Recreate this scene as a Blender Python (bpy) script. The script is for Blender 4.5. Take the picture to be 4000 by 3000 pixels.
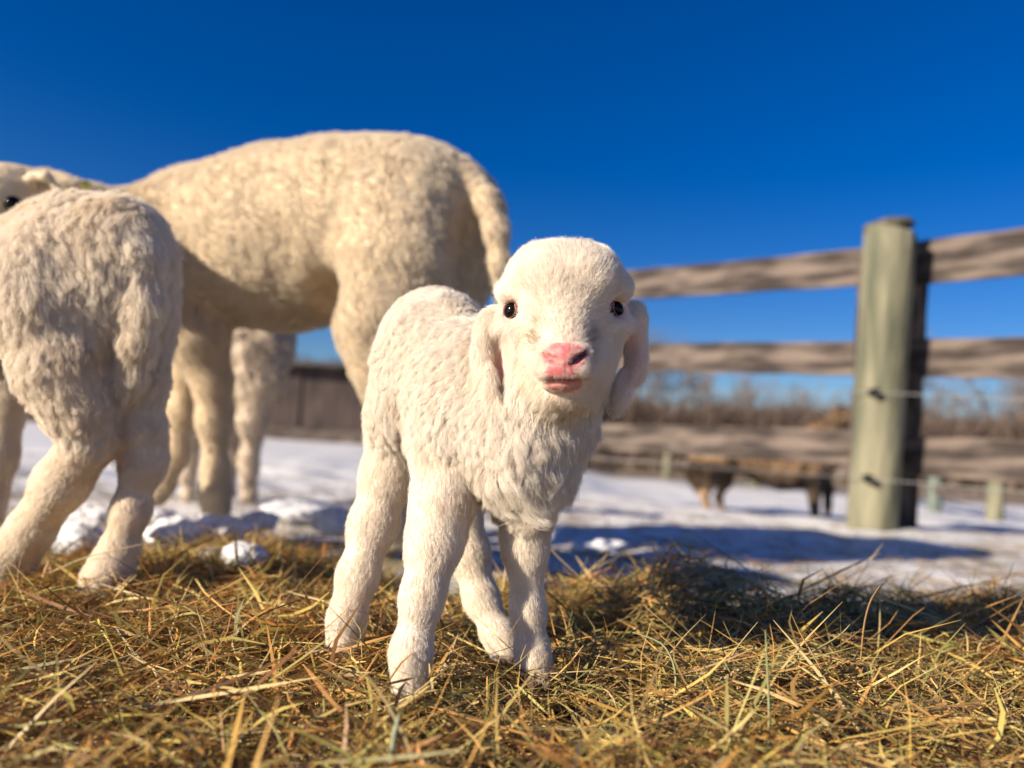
import bpy, bmesh, math, random
import numpy as np
from mathutils import Vector, Matrix, kdtree

R = math.radians
random.seed(7)
scene = bpy.context.scene
COL = scene.collection
for o in list(bpy.data.objects):
    bpy.data.objects.remove(o)

# ------------------------------------------------------------------ camera, sky, sun, exposure
CAM = np.array([0.0, 0.0, 0.19])
PITCH, ROLL = math.atan(220 / 3000), R(3.5)
F = np.array([0, math.cos(PITCH), math.sin(PITCH)])
_R0 = np.array([1.0, 0, 0]); _U0 = np.cross(_R0, F)
RT = _R0 * math.cos(ROLL) + _U0 * math.sin(ROLL)
UP = -_R0 * math.sin(ROLL) + _U0 * math.cos(ROLL)
cam = bpy.data.objects.new('camera', bpy.data.cameras.new('camera'))
COL.objects.link(cam)
cam.matrix_world = Matrix(((RT[0], UP[0], -F[0], CAM[0]), (RT[1], UP[1], -F[1], CAM[1]), (RT[2], UP[2], -F[2], CAM[2]), (0, 0, 0, 1)))
cam.data.sensor_width = 36; cam.data.lens = 27
cam.data.clip_start = 0.02; cam.data.clip_end = 3000
cam.data.dof.use_dof = True; cam.data.dof.focus_distance = 0.585; cam.data.dof.aperture_fstop = 3.3
scene.camera = cam

SUN_EL = R(22); SUN_AZ = R(238)          # azimuth clockwise from +Y
world = bpy.data.worlds.new('World'); scene.world = world; world.use_nodes = True
nt = world.node_tree; nt.nodes.clear()
sky = nt.nodes.new('ShaderNodeTexSky'); sky.sky_type = 'NISHITA'; sky.sun_disc = False
sky.sun_elevation = SUN_EL; sky.sun_rotation = SUN_AZ
sky.altitude = 300; sky.air_density = 1.0; sky.dust_density = 0.7; sky.ozone_density = 4.5
hs = nt.nodes.new('ShaderNodeHueSaturation'); hs.inputs['Saturation'].default_value = 1.36; hs.inputs['Hue'].default_value = 0.518
bg = nt.nodes.new('ShaderNodeBackground'); bg.inputs[1].default_value = 0.060
wo = nt.nodes.new('ShaderNodeOutputWorld')
nt.links.new(sky.outputs[0], hs.inputs['Color']); nt.links.new(hs.outputs[0], bg.inputs[0]); nt.links.new(bg.outputs[0], wo.inputs[0])

sl = bpy.data.lights.new('sun', 'SUN'); sl.energy = 5.0; sl.angle = R(0.5); sl.color = (1.0, 0.87, 0.70)
sun = bpy.data.objects.new('sun', sl); COL.objects.link(sun)
SDIR = Vector((math.sin(SUN_AZ) * math.cos(SUN_EL), math.cos(SUN_AZ) * math.cos(SUN_EL), math.sin(SUN_EL)))
sun.rotation_euler = SDIR.to_track_quat('Z', 'Y').to_euler()
sun.location = SDIR * 20

vs = scene.view_settings
vs.view_transform = 'Standard'; vs.look = 'None'; vs.exposure = 0.86; vs.gamma = 1.0; vs.use_curve_mapping = False
cy = scene.cycles
cy.use_denoising = True
try: cy.denoiser = 'OPENIMAGEDENOISE'
except Exception: pass
cy.max_bounces = 8; cy.diffuse_bounces = 4; cy.glossy_bounces = 2; cy.transmission_bounces = 4; cy.transparent_max_bounces = 6
cy.caustics_reflective = False; cy.caustics_refractive = False
try: scene.cycles_curves.shape = 'RIBBONS'
except Exception: pass

# ------------------------------------------------------------------ helpers
def P(px, py, z):
    """world point seen at photo pixel (px,py) (4000x3000 frame) at depth z"""
    return CAM + z * (F + (px - 2000) / 3000 * RT - (py - 1500) / 3000 * UP)

def gdepth(px, py, Z=0.0):
    d = F + (px - 2000) / 3000 * RT - (py - 1500) / 3000 * UP
    return (Z - CAM[2]) / d[2]

def tag(o, label=None, cat=None, group=None, kind=None):
    if label: o['label'] = label
    if cat: o['category'] = cat
    if group: o['group'] = group
    if kind: o['kind'] = kind
    return o

def link(o, parent=None):
    COL.objects.link(o)
    if parent is not None:
        o.parent = parent
        o.matrix_parent_inverse = Matrix.Translation(-Vector(parent.location))
    return o

def empty(name, loc):
    o = bpy.data.objects.new(name, None); o.location = loc; o.empty_display_size = 0.05
    return link(o)

def mesh_obj(name, V, Fc, mat, parent=None, smooth=True):
    me = bpy.data.meshes.new(name)
    V = np.asarray(V, dtype=np.float32)
    if isinstance(Fc, np.ndarray) and Fc.ndim == 2:
        n, k = Fc.shape
        me.vertices.add(len(V)); me.vertices.foreach_set('co', V.ravel())
        me.loops.add(n * k); me.loops.foreach_set('vertex_index', Fc.astype(np.int32).ravel())
        me.polygons.add(n); me.polygons.foreach_set('loop_start', np.arange(0, n * k, k, dtype=np.int32))
        me.update(calc_edges=True)
    else:
        me.from_pydata([tuple(v) for v in V], [], Fc); me.update()
    if smooth: me.polygons.foreach_set('use_smooth', np.ones(len(me.polygons), dtype=bool))
    me.validate()
    if mat: me.materials.append(mat)
    return link(bpy.data.objects.new(name, me), parent)

def bm_obj(name, bm, mat, parent=None, smooth=False):
    me = bpy.data.meshes.new(name); bmesh.ops.recalc_face_normals(bm, faces=bm.faces)
    bm.to_mesh(me); bm.free()
    if smooth: me.polygons.foreach_set('use_smooth', np.ones(len(me.polygons), dtype=bool))
    me.materials.append(mat)
    return link(bpy.data.objects.new(name, me), parent)

def noise3(p, seed=0):
    """vectorised value noise, p (N,3) -> (N,) in -1..1"""
    p = np.asarray(p, dtype=np.float64)
    i = np.floor(p).astype(np.int64); f = p - i; f = f * f * (3 - 2 * f)
    out = 0
    for dx in (0, 1):
        for dy in (0, 1):
            for dz in (0, 1):
                h = (i[:, 0] + dx) * 374761393 + (i[:, 1] + dy) * 668265263 + (i[:, 2] + dz) * 2147483647 + seed * 974634653
                h = (h ^ (h >> 13)) * 1274126177
                h = ((h ^ (h >> 16)) & 0xffff) / 32767.5 - 1
                w = (f[:, 0] if dx else 1 - f[:, 0]) * (f[:, 1] if dy else 1 - f[:, 1]) * (f[:, 2] if dz else 1 - f[:, 2])
                out = out + w * h
    return out

def nrm(v):
    return v / np.maximum(np.linalg.norm(v, axis=-1, keepdims=True), 1e-9)

# ------------------------------------------------------------------ materials
def mat(name):
    m = bpy.data.materials.new(name); m.use_nodes = True
    t = m.node_tree; t.nodes.clear()
    return m, t, t.nodes.new, t.links.new

def ramp(node, stops):
    e = node.color_ramp.elements
    while len(e) > 1: e.remove(e[-1])
    e[0].position, e[0].color = stops[0][0], (*stops[0][1], 1)
    for p, c in stops[1:]:
        x = e.new(p); x.color = (*c, 1)

def pbr(name, c1, c2=None, scale=20, rough=0.8, bump=0.0, bscale=None, stretch=(1, 1, 1), detail=4, spec=0.3, sss=0.0, lo=0.35, hi=0.65, metal=0, bdist=0.02):
    m, t, N, L = mat(name)
    out = N('ShaderNodeOutputMaterial'); b = N('ShaderNodeBsdfPrincipled'); L(b.outputs[0], out.inputs[0])
    b.inputs['Roughness'].default_value = rough; b.inputs['Specular IOR Level'].default_value = spec; b.inputs['Metallic'].default_value = metal
    tc = N('ShaderNodeTexCoord'); mp = N('ShaderNodeMapping'); mp.inputs['Scale'].default_value = stretch
    L(tc.outputs['Object'], mp.inputs[0])
    if c2 is None: b.inputs['Base Color'].default_value = (*c1, 1)
    else:
        n = N('ShaderNodeTexNoise'); n.inputs['Scale'].default_value = scale; n.inputs['Detail'].default_value = detail
        L(mp.outputs[0], n.inputs['Vector'])
        r = N('ShaderNodeValToRGB'); ramp(r, [(lo, c1), (hi, c2)]); L(n.outputs['Fac'], r.inputs[0]); L(r.outputs[0], b.inputs['Base Color'])
    if bump:
        n2 = N('ShaderNodeTexNoise'); n2.inputs['Scale'].default_value = bscale or scale * 2; n2.inputs['Detail'].default_value = 6
        L(mp.outputs[0], n2.inputs['Vector'])
        bp = N('ShaderNodeBump'); bp.inputs['Strength'].default_value = bump; bp.inputs['Distance'].default_value = bdist
        L(n2.outputs['Fac'], bp.inputs['Height']); L(bp.outputs[0], b.inputs['Normal'])
    if sss:
        b.inputs['Subsurface Weight'].default_value = sss; b.inputs['Subsurface Radius'].default_value = (0.004, 0.0015, 0.001); b.inputs['Subsurface Scale'].default_value = 1.0
    return m

def hair_mat(name, stops, transl=0.38, gloss=0.05, rough=0.45):
    """strand material: colour from the per-strand attribute 'tint'"""
    m, t, N, L = mat(name)
    out = N('ShaderNodeOutputMaterial')
    at = N('ShaderNodeAttribute'); at.attribute_name = 'tint'
    r = N('ShaderNodeValToRGB'); ramp(r, stops); L(at.outputs['Fac'], r.inputs[0])
    d = N('ShaderNodeBsdfDiffuse'); tr = N('ShaderNodeBsdfTranslucent'); g = N('ShaderNodeBsdfGlossy'); g.inputs['Roughness'].default_value = rough
    L(r.outputs[0], d.inputs[0]); L(r.outputs[0], tr.inputs[0]); g.inputs[0].default_value = (1, 0.95, 0.88, 1)
    m1 = N('ShaderNodeMixShader'); m1.inputs[0].default_value = transl; L(d.outputs[0], m1.inputs[1]); L(tr.outputs[0], m1.inputs[2])
    m2 = N('ShaderNodeMixShader'); m2.inputs[0].default_value = gloss; L(m1.outputs[0], m2.inputs[1]); L(g.outputs[0], m2.inputs[2])
    L(m2.outputs[0], out.inputs[0])
    return m

def attr_mat(name, rough=0.6, transl=0.0, spec=0.3, sss=0.0):
    """mesh material with colour stored per vertex in 'tone'"""
    m, t, N, L = mat(name)
    out = N('ShaderNodeOutputMaterial'); b = N('ShaderNodeBsdfPrincipled'); at = N('ShaderNodeAttribute'); at.attribute_name = 'tone'
    b.inputs['Roughness'].default_value = rough; b.inputs['Specular IOR Level'].default_value = spec
    L(at.outputs['Color'], b.inputs['Base Color'])
    if sss:
        b.inputs['Subsurface Weight'].default_value = sss; b.inputs['Subsurface Radius'].default_value = (0.004, 0.0015, 0.001); b.inputs['Subsurface Scale'].default_value = 0.8
    if transl:
        tr = N('ShaderNodeBsdfTranslucent'); L(at.outputs['Color'], tr.inputs[0])
        mx = N('ShaderNodeMixShader'); mx.inputs[0].default_value = transl
        L(b.outputs[0], mx.inputs[1]); L(tr.outputs[0], mx.inputs[2]); L(mx.outputs[0], out.inputs[0])
    else: L(b.outputs[0], out.inputs[0])
    return m

def set_tone(o, rgb):
    a = o.data.attributes.new('tone', 'FLOAT_COLOR', 'POINT')
    rgba = np.ones((len(rgb), 4), dtype=np.float32); rgba[:, :3] = rgb
    a.data.foreach_set('color', rgba.ravel())

M_LAMBFUR = hair_mat('lamb_fur', [(0.0, (0.34, 0.25, 0.16)), (0.42, (0.84, 0.75, 0.63)), (1.0, (0.95, 0.905, 0.83))])
M_LAMBFUR2 = hair_mat('lamb_fur_dirty', [(0.0, (0.50, 0.37, 0.24)), (0.35, (0.80, 0.69, 0.54)), (1.0, (0.94, 0.87, 0.76))], gloss=0.06)
M_WOOL = hair_mat('ewe_wool', [(0.0, (0.52, 0.42, 0.29)), (0.4, (0.70, 0.62, 0.49)), (1.0, (0.81, 0.74, 0.62))], gloss=0.02)
M_SKIN = attr_mat('skin', rough=0.7, sss=0.25)
M_MUZZLE = attr_mat('muzzle_skin', rough=0.5, spec=0.35, sss=0.3)
M_EYE = pbr('eye_black', (0.003, 0.002, 0.002), rough=0.10, spec=0.22)
M_LID = pbr('eyelid_pink', (0.20, 0.07, 0.06), (0.42, 0.2, 0.17), scale=200, rough=0.5, sss=0.2)
M_HOOF = pbr('hoof_horn', (0.10, 0.065, 0.045), (0.2, 0.14, 0.1), scale=60, rough=0.6)
M_HAY = attr_mat('hay', rough=0.5, transl=0.12, spec=0.4)
M_POST = pbr('treated_post', (0.095, 0.10, 0.066), (0.25, 0.232, 0.155), scale=14, stretch=(1, 1, 0.16), rough=0.85, bump=0.5, bscale=40)
M_DARKWOOD = pbr('dark_wet_wood', (0.025, 0.024, 0.02), (0.13, 0.12, 0.085), scale=25, rough=0.9, bump=0.5)
M_RAIL = pbr('weathered_board', (0.036, 0.028, 0.025), (0.165, 0.13, 0.108), scale=24, stretch=(0.16, 1, 1), rough=0.9, bump=0.4, bscale=40, lo=0.40, hi=0.62, detail=10)
M_BLACK = pbr('black_plastic', (0.012, 0.012, 0.013), rough=0.5)
M_WIRE = pbr('fence_wire', (0.28, 0.28, 0.27), rough=0.5, metal=0.5)
M_SNOWLUMP = pbr('snow_lump', (0.62, 0.62, 0.64), (0.82, 0.82, 0.83), scale=40, rough=0.7, bump=0.5, bscale=120, bdist=0.006)
M_SHED = pbr('shed_board', (0.035, 0.026, 0.025), (0.085, 0.062, 0.055), scale=6, stretch=(1, 1, 0.2), rough=0.9)
M_ROOF = pbr('shed_roof', (0.05, 0.045, 0.045), (0.1, 0.09, 0.085), scale=5, rough=0.8)
M_BARK = pbr('bare_bark', (0.10, 0.075, 0.06), (0.19, 0.15, 0.125), scale=4, rough=0.95)
M_TWIG = pbr('bare_twigs', (0.13, 0.105, 0.095), (0.22, 0.175, 0.15), scale=2, rough=0.95)
M_DRYGRASS = attr_mat('dry_grass', rough=0.8, transl=0.2)
M_TAG = pbr('yellow_tag', (0.45, 0.40, 0.06), rough=0.5)
M_GATE = pbr('green_post', (0.10, 0.13, 0.11), (0.16, 0.19, 0.16), scale=8, rough=0.8)

# ------------------------------------------------------------------ ground
def sstep(a, b, x):
    t = np.clip((x - a) / (b - a), 0, 1); return t * t * (3 - 2 * t)

def hay_edge(x):
    """depth (y) where the hay mat ends for each x"""
    e = 0.97 + 0.26 * np.exp(-((x + 0.42) / 0.26) ** 2) + 0.05 * np.exp(-((x - 0.45) / 0.3) ** 2)
    return e + 0.05 * np.sin(x * 13) + 0.03 * np.sin(x * 31 + 1)

def hay_h(x, y):
    q = np.stack([x * 7, y * 7, 0 * x], -1)
    q2 = np.stack([x * 19, y * 19, 0 * x + 5], -1)
    h = 0.011 * noise3(q, 3) + 0.014 * noise3(q2, 4)
    h = h + 0.030 * np.exp(-((y - 0.93) / 0.14) ** 2) * sstep(0.05, 0.2, x)
    h = h + 0.020 * np.exp(-((y - 0.80) / 0.16) ** 2 - ((x - 0.22) / 0.15) ** 2)
    return h - 0.020

def snow_h(x, y):
    base = -0.035 - 0.02 * sstep(1.2, 3.0, y)
    right = sstep(-1.5, 1.5, x - 0.05 * y)
    base = base - right * np.clip(0.052 * (y - 2.7), 0, 0.34)
    base = base - np.clip(0.004 * (y - 12), 0, 1.2)
    amp = np.clip(y / 3, 0.4, 1.3)
    n = 0.012 * noise3(np.stack([x * 14, y * 15, 0 * x], -1), 13) * sstep(4.5, 1.5, y) + 0.020 * noise3(np.stack([x * 2.6, y * 3.4, 0 * x], -1), 11) + 0.010 * noise3(np.stack([x * 7, y * 9, 0 * x], -1), 12)
    return base + n * amp * sstep(16, 9, y) + 0 * x

def grid_mesh(xs, ys, fz):
    X, Y = np.meshgrid(xs, ys)
    x, y = X.ravel(), Y.ravel()
    V = np.stack([x, y, fz(x, y)], -1)
    nx, ny = len(xs), len(ys)
    i = np.arange(nx * ny).reshape(ny, nx)
    Q = np.stack([i[:-1, :-1], i[:-1, 1:], i[1:, 1:], i[1:, :-1]], -1).reshape(-1, 4)
    return V, Q

def snow_material():
    m, t, N, L = mat('snow')
    out = N('ShaderNodeOutputMaterial'); b = N('ShaderNodeBsdfPrincipled'); L(b.outputs[0], out.inputs[0])
    b.inputs['Roughness'].default_value = 0.6; b.inputs['Specular IOR Level'].default_value = 0.3
    g = N('ShaderNodeNewGeometry'); sep = N('ShaderNodeSeparateXYZ'); L(g.outputs['Position'], sep.inputs[0])
    n = N('ShaderNodeTexNoise'); n.inputs['Scale'].default_value = 0.9; n.inputs['Detail'].default_value = 6; L(g.outputs['Position'], n.inputs['Vector'])
    n2 = N('ShaderNodeTexNoise'); n2.inputs['Scale'].default_value = 9; n2.inputs['Detail'].default_value = 8; n2.inputs['Roughness'].default_value = 0.65; L(g.outputs['Position'], n2.inputs['Vector'])
    # trodden litter in the snow: fine brown specks and patches near the hay
    lit = N('ShaderNodeMapRange'); L(n2.outputs['Fac'], lit.inputs['Value']); lit.inputs['From Min'].default_value = 0.50; lit.inputs['From Max'].default_value = 0.60
    near = N('ShaderNodeMapRange'); L(sep.outputs['Y'], near.inputs['Value']); near.inputs['From Min'].default_value = 1.2; near.inputs['From Max'].default_value = 5.0; near.inputs['To Min'].default_value = 1.0; near.inputs['To Max'].default_value = 0.2
    mu = N('ShaderNodeMath'); mu.operation = 'MULTIPLY'; L(lit.outputs[0], mu.inputs[0]); L(near.outputs[0], mu.inputs[1])
    mixa = N('ShaderNodeMix'); mixa.data_type = 'RGBA'; mixa.inputs['A'].default_value = (0.73, 0.72, 0.70, 1); mixa.inputs['B'].default_value = (0.26, 0.19, 0.11, 1)
    L(mu.outputs[0], mixa.inputs['Factor'])
    # far field: the snow gives out to dry grass
    ad = N('ShaderNodeMath'); ad.operation = 'MULTIPLY_ADD'; L(n.outputs['Fac'], ad.inputs[0]); ad.inputs[1].default_value = 8; L(sep.outputs['Y'], ad.inputs[2])
    xs = N('ShaderNodeMath'); xs.operation = 'MULTIPLY_ADD'; L(sep.outputs['X'], xs.inputs[0]); xs.inputs[1].default_value = 0.35; L(ad.outputs[0], xs.inputs[2])
    far = N('ShaderNodeMapRange'); L(xs.outputs[0], far.inputs['Value']); far.inputs['From Min'].default_value = 18.5; far.inputs['From Max'].default_value = 21
    gr = N('ShaderNodeValToRGB'); ramp(gr, [(0.35, (0.13, 0.095, 0.055)), (0.65, (0.36, 0.28, 0.17))]); L(n2.outputs['Fac'], gr.inputs[0])
    mixb = N('ShaderNodeMix'); mixb.data_type = 'RGBA'; L(mixa.outputs['Result'], mixb.inputs['A']); L(gr.outputs[0], mixb.inputs['B']); L(far.outputs[0], mixb.inputs['Factor'])
    L(mixb.outputs['Result'], b.inputs['Base Color'])
    n3 = N('ShaderNodeTexNoise'); n3.inputs['Scale'].default_value = 45; n3.inputs['Detail'].default_value = 8; L(g.outputs['Position'], n3.inputs['Vector'])
    bp = N('ShaderNodeBump'); bp.inputs['Strength'].default_value = 0.6; bp.inputs['Distance'].default_value = 0.008; L(n3.outputs['Fac'], bp.inputs['Height']); L(bp.outputs[0], b.inputs['Normal'])
    return m

def geo(a, b, n):
    return np.geomspace(a, b, n)
xs = np.concatenate([-geo(2.8, 900, 26)[::-1], np.linspace(-2.7, 4.5, 181), geo(4.7, 900, 24)])
ys = np.concatenate([-geo(1, 900, 16)[::-1], np.linspace(-0.9, 5.5, 161), geo(5.7, 1500, 44)])
V, Q = grid_mesh(xs, ys, snow_h)
tag(mesh_obj('snow_ground', V, Q, snow_material()), kind='structure')

def hay_inside(x, y):
    e = hay_edge(x)
    return sstep(e + 0.05, e - 0.10, y) * sstep(0.02, 0.14, y + 0.5)
def bed_h(x, y):
    k = hay_inside(x, y)
    return (hay_h(x, y) - 0.012) * k + (-0.10) * (1 - k)
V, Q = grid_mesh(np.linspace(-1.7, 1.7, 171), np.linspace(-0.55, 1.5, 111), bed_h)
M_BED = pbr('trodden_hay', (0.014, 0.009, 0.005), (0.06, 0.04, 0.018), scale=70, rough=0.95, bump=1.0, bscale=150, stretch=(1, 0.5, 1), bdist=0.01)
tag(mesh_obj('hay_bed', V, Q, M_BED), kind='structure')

# ------------------------------------------------------------------ implicit-surface modeller for the animals
class Body:
    def __init__(s): s.pr = []
    def ell(s, px, py, z, rx, ry, rz, k=0.012, ang=0, flow=None, L=None, curl=None, yaw=0, sub=False):
        """ellipsoid; rx, ry in photo pixels at depth z, rz in metres; ang = roll in the picture plane, yaw = turn about its up axis (deg)"""
        c = P(px, py, z); a, w = R(ang), R(yaw)
        r = RT * math.cos(a) + UP * math.sin(a); u = -RT * math.sin(a) + UP * math.cos(a)
        r2 = r * math.cos(w) + F * math.sin(w); f2 = -r * math.sin(w) + F * math.cos(w)
        s.pr.append(dict(t='e', c=c, M=np.stack([r2, u, f2]), rad=np.array([rx * z / 3000, ry * z / 3000, rz]), k=k, flow=flow, L=L, curl=curl, sub=sub))
    def chain(s, pts, k=0.012, flow=None, L=None, curl=None, sub=False):
        for a, b in zip(pts[:-1], pts[1:]):
            A, B = P(*a[:3]), P(*b[:3])
            f = nrm(B - A) if flow is None else flow
            s.pr.append(dict(t='c', a=A, b=B, ra=a[3] * a[2] / 3000, rb=b[3] * b[2] / 3000, k=k, flow=f, L=L, curl=curl, sub=sub))
    @staticmethod
    def dist(p, q):
        if p['t'] == 'c':
            ab = p['b'] - p['a']; w = q - p['a']
            h = np.clip((w @ ab) / (ab @ ab), 0, 1)
            return np.linalg.norm(w - h[:, None] * ab, axis=1) - (p['ra'] + (p['rb'] - p['ra']) * h)
        l = (q - p['c']) @ p['M'].T
        k0 = np.linalg.norm(l / p['rad'], axis=1); k1 = np.linalg.norm(l / p['rad'] ** 2, axis=1)
        return k0 * (k0 - 1) / np.maximum(k1, 1e-6)
    def bbox(s, p, m):
        if p['t'] == 'c':
            r = max(p['ra'], p['rb']) + m
            return np.minimum(p['a'], p['b']) - r, np.maximum(p['a'], p['b']) + r
        e = np.sqrt(((p['M'] * p['rad'][:, None]) ** 2).sum(0)) + m
        return p['c'] - e, p['c'] + e
    def polygonise(s, h):
        bb = [s.bbox(p, 4 * h) for p in s.pr if not p['sub']]
        lo = np.min([b[0] for b in bb], 0); hi = np.max([b[1] for b in bb], 0)
        n = np.ceil((hi - lo) / h).astype(int) + 1
        fld = np.full(n, 0.05, dtype=np.float32)
        for p in s.pr:
            m = max(p['k'], 3 * h) + h
            b0, b1 = s.bbox(p, m)
            i0 = np.maximum(np.floor((b0 - lo) / h).astype(int), 0); i1 = np.minimum(np.ceil((b1 - lo) / h).astype(int) + 1, n)
            if (i1 <= i0).any(): continue
            g = np.stack(np.meshgrid(*[lo[a] + h * np.arange(i0[a], i1[a]) for a in range(3)], indexing='ij'), -1)
            d = s.dist(p, g.reshape(-1, 3)).reshape(g.shape[:3]).astype(np.float32)
            sl = tuple(slice(i0[a], i1[a]) for a in range(3)); f = fld[sl]; k = p['k']
            if p['sub']:
                d = -d; hh = np.maximum(k - np.abs(f - d), 0) / k; fld[sl] = np.maximum(f, d) + hh * hh * k / 4
            else:
                hh = np.maximum(k - np.abs(f - d), 0) / k; fld[sl] = np.minimum(f, d) - hh * hh * k / 4
        return surface_nets(fld, lo, h)

def surface_nets(f, lo, h):
    s = f < 0
    n = np.array(f.shape)
    cnt = np.zeros(n - 1, dtype=np.int8)
    offs = [(a, b, c) for a in (0, 1) for b in (0, 1) for c in (0, 1)]
    for a, b, c in offs: cnt += s[a:n[0] - 1 + a, b:n[1] - 1 + b, c:n[2] - 1 + c]
    act = np.argwhere((cnt > 0) & (cnt < 8))
    vals = {o: f[act[:, 0] + o[0], act[:, 1] + o[1], act[:, 2] + o[2]].astype(np.float64) for o in offs}
    acc = np.zeros((len(act), 3)); num = np.zeros(len(act))
    for o in offs:
        for ax in range(3):
            if o[ax]: continue
            o2 = tuple(1 if q == ax else o[q] for q in range(3))
            a, b = vals[o], vals[o2]; x = (a < 0) != (b < 0)
            t = np.where(x, a / np.where(x, a - b, 1), 0)
            pt = np.array(o, dtype=float)[None].repeat(len(act), 0); pt[:, ax] += t
            acc += pt * x[:, None]; num += x
    V = lo + h * (act + acc / num[:, None])
    idx = np.full(n - 1, -1, dtype=np.int64); idx[tuple(act.T)] = np.arange(len(act))
    Qs = []
    for ax in range(3):
        b, c = (ax + 1) % 3, (ax + 2) % 3
        sl0 = [slice(None)] * 3; sl1 = [slice(None)] * 3; sl0[ax] = slice(0, -1); sl1[ax] = slice(1, None)
        e0, e1 = s[tuple(sl0)], s[tuple(sl1)]
        E = np.argwhere(e0 != e1)
        E = E[(E[:, b] > 0) & (E[:, c] > 0) & (E[:, b] < n[b] - 1) & (E[:, c] < n[c] - 1)]
        flip = e0[tuple(E.T)]
        q = []
        for db, dc in ((1, 1), (0, 1), (0, 0), (1, 0)):
            I = E.copy(); I[:, b] -= db; I[:, c] -= dc; q.append(idx[tuple(I.T)])
        q = np.stack(q, 1); q[~flip] = q[~flip][:, ::-1]
        Qs.append(q)
    Q = np.concatenate(Qs); Q = Q[(Q >= 0).all(1)]
    return V, Q

def vnormals(V, Q):
    d = np.cross(V[Q[:, 2]] - V[Q[:, 0]], V[Q[:, 3]] - V[Q[:, 1]])
    N = np.zeros_like(V)
    for k in range(4):
        for a in range(3): N[:, a] += np.bincount(Q[:, k], weights=d[:, a], minlength=len(V))
    return nrm(N)

def to_px(V):
    w = V - CAM; z = w @ F
    return 2000 + 3000 * (w @ RT) / z, 1500 - 3000 * (w @ UP) / z, z

def fields(body, V, defL, defFlow, sig=0.012):
    """per-vertex fur flow, length and curl blended from the nearest primitives"""
    W = np.zeros(len(V)); Fl = np.zeros((len(V), 3)); Ln = np.zeros(len(V)); Cu = np.zeros(len(V))
    for p in body.pr:
        if p['sub']: continue
        d = Body.dist(p, V); w = np.exp(-np.clip(d, -0.02, 1) / sig) + 1e-12
        fl = defFlow if p['flow'] is None else np.asarray(p['flow'])
        W += w; Fl += w[:, None] * fl; Ln += w * (p['L'] or defL); Cu += w * (p['curl'] if p['curl'] is not None else 0.5)
    return Fl / W[:, None], Ln / W, Cu / W

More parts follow.
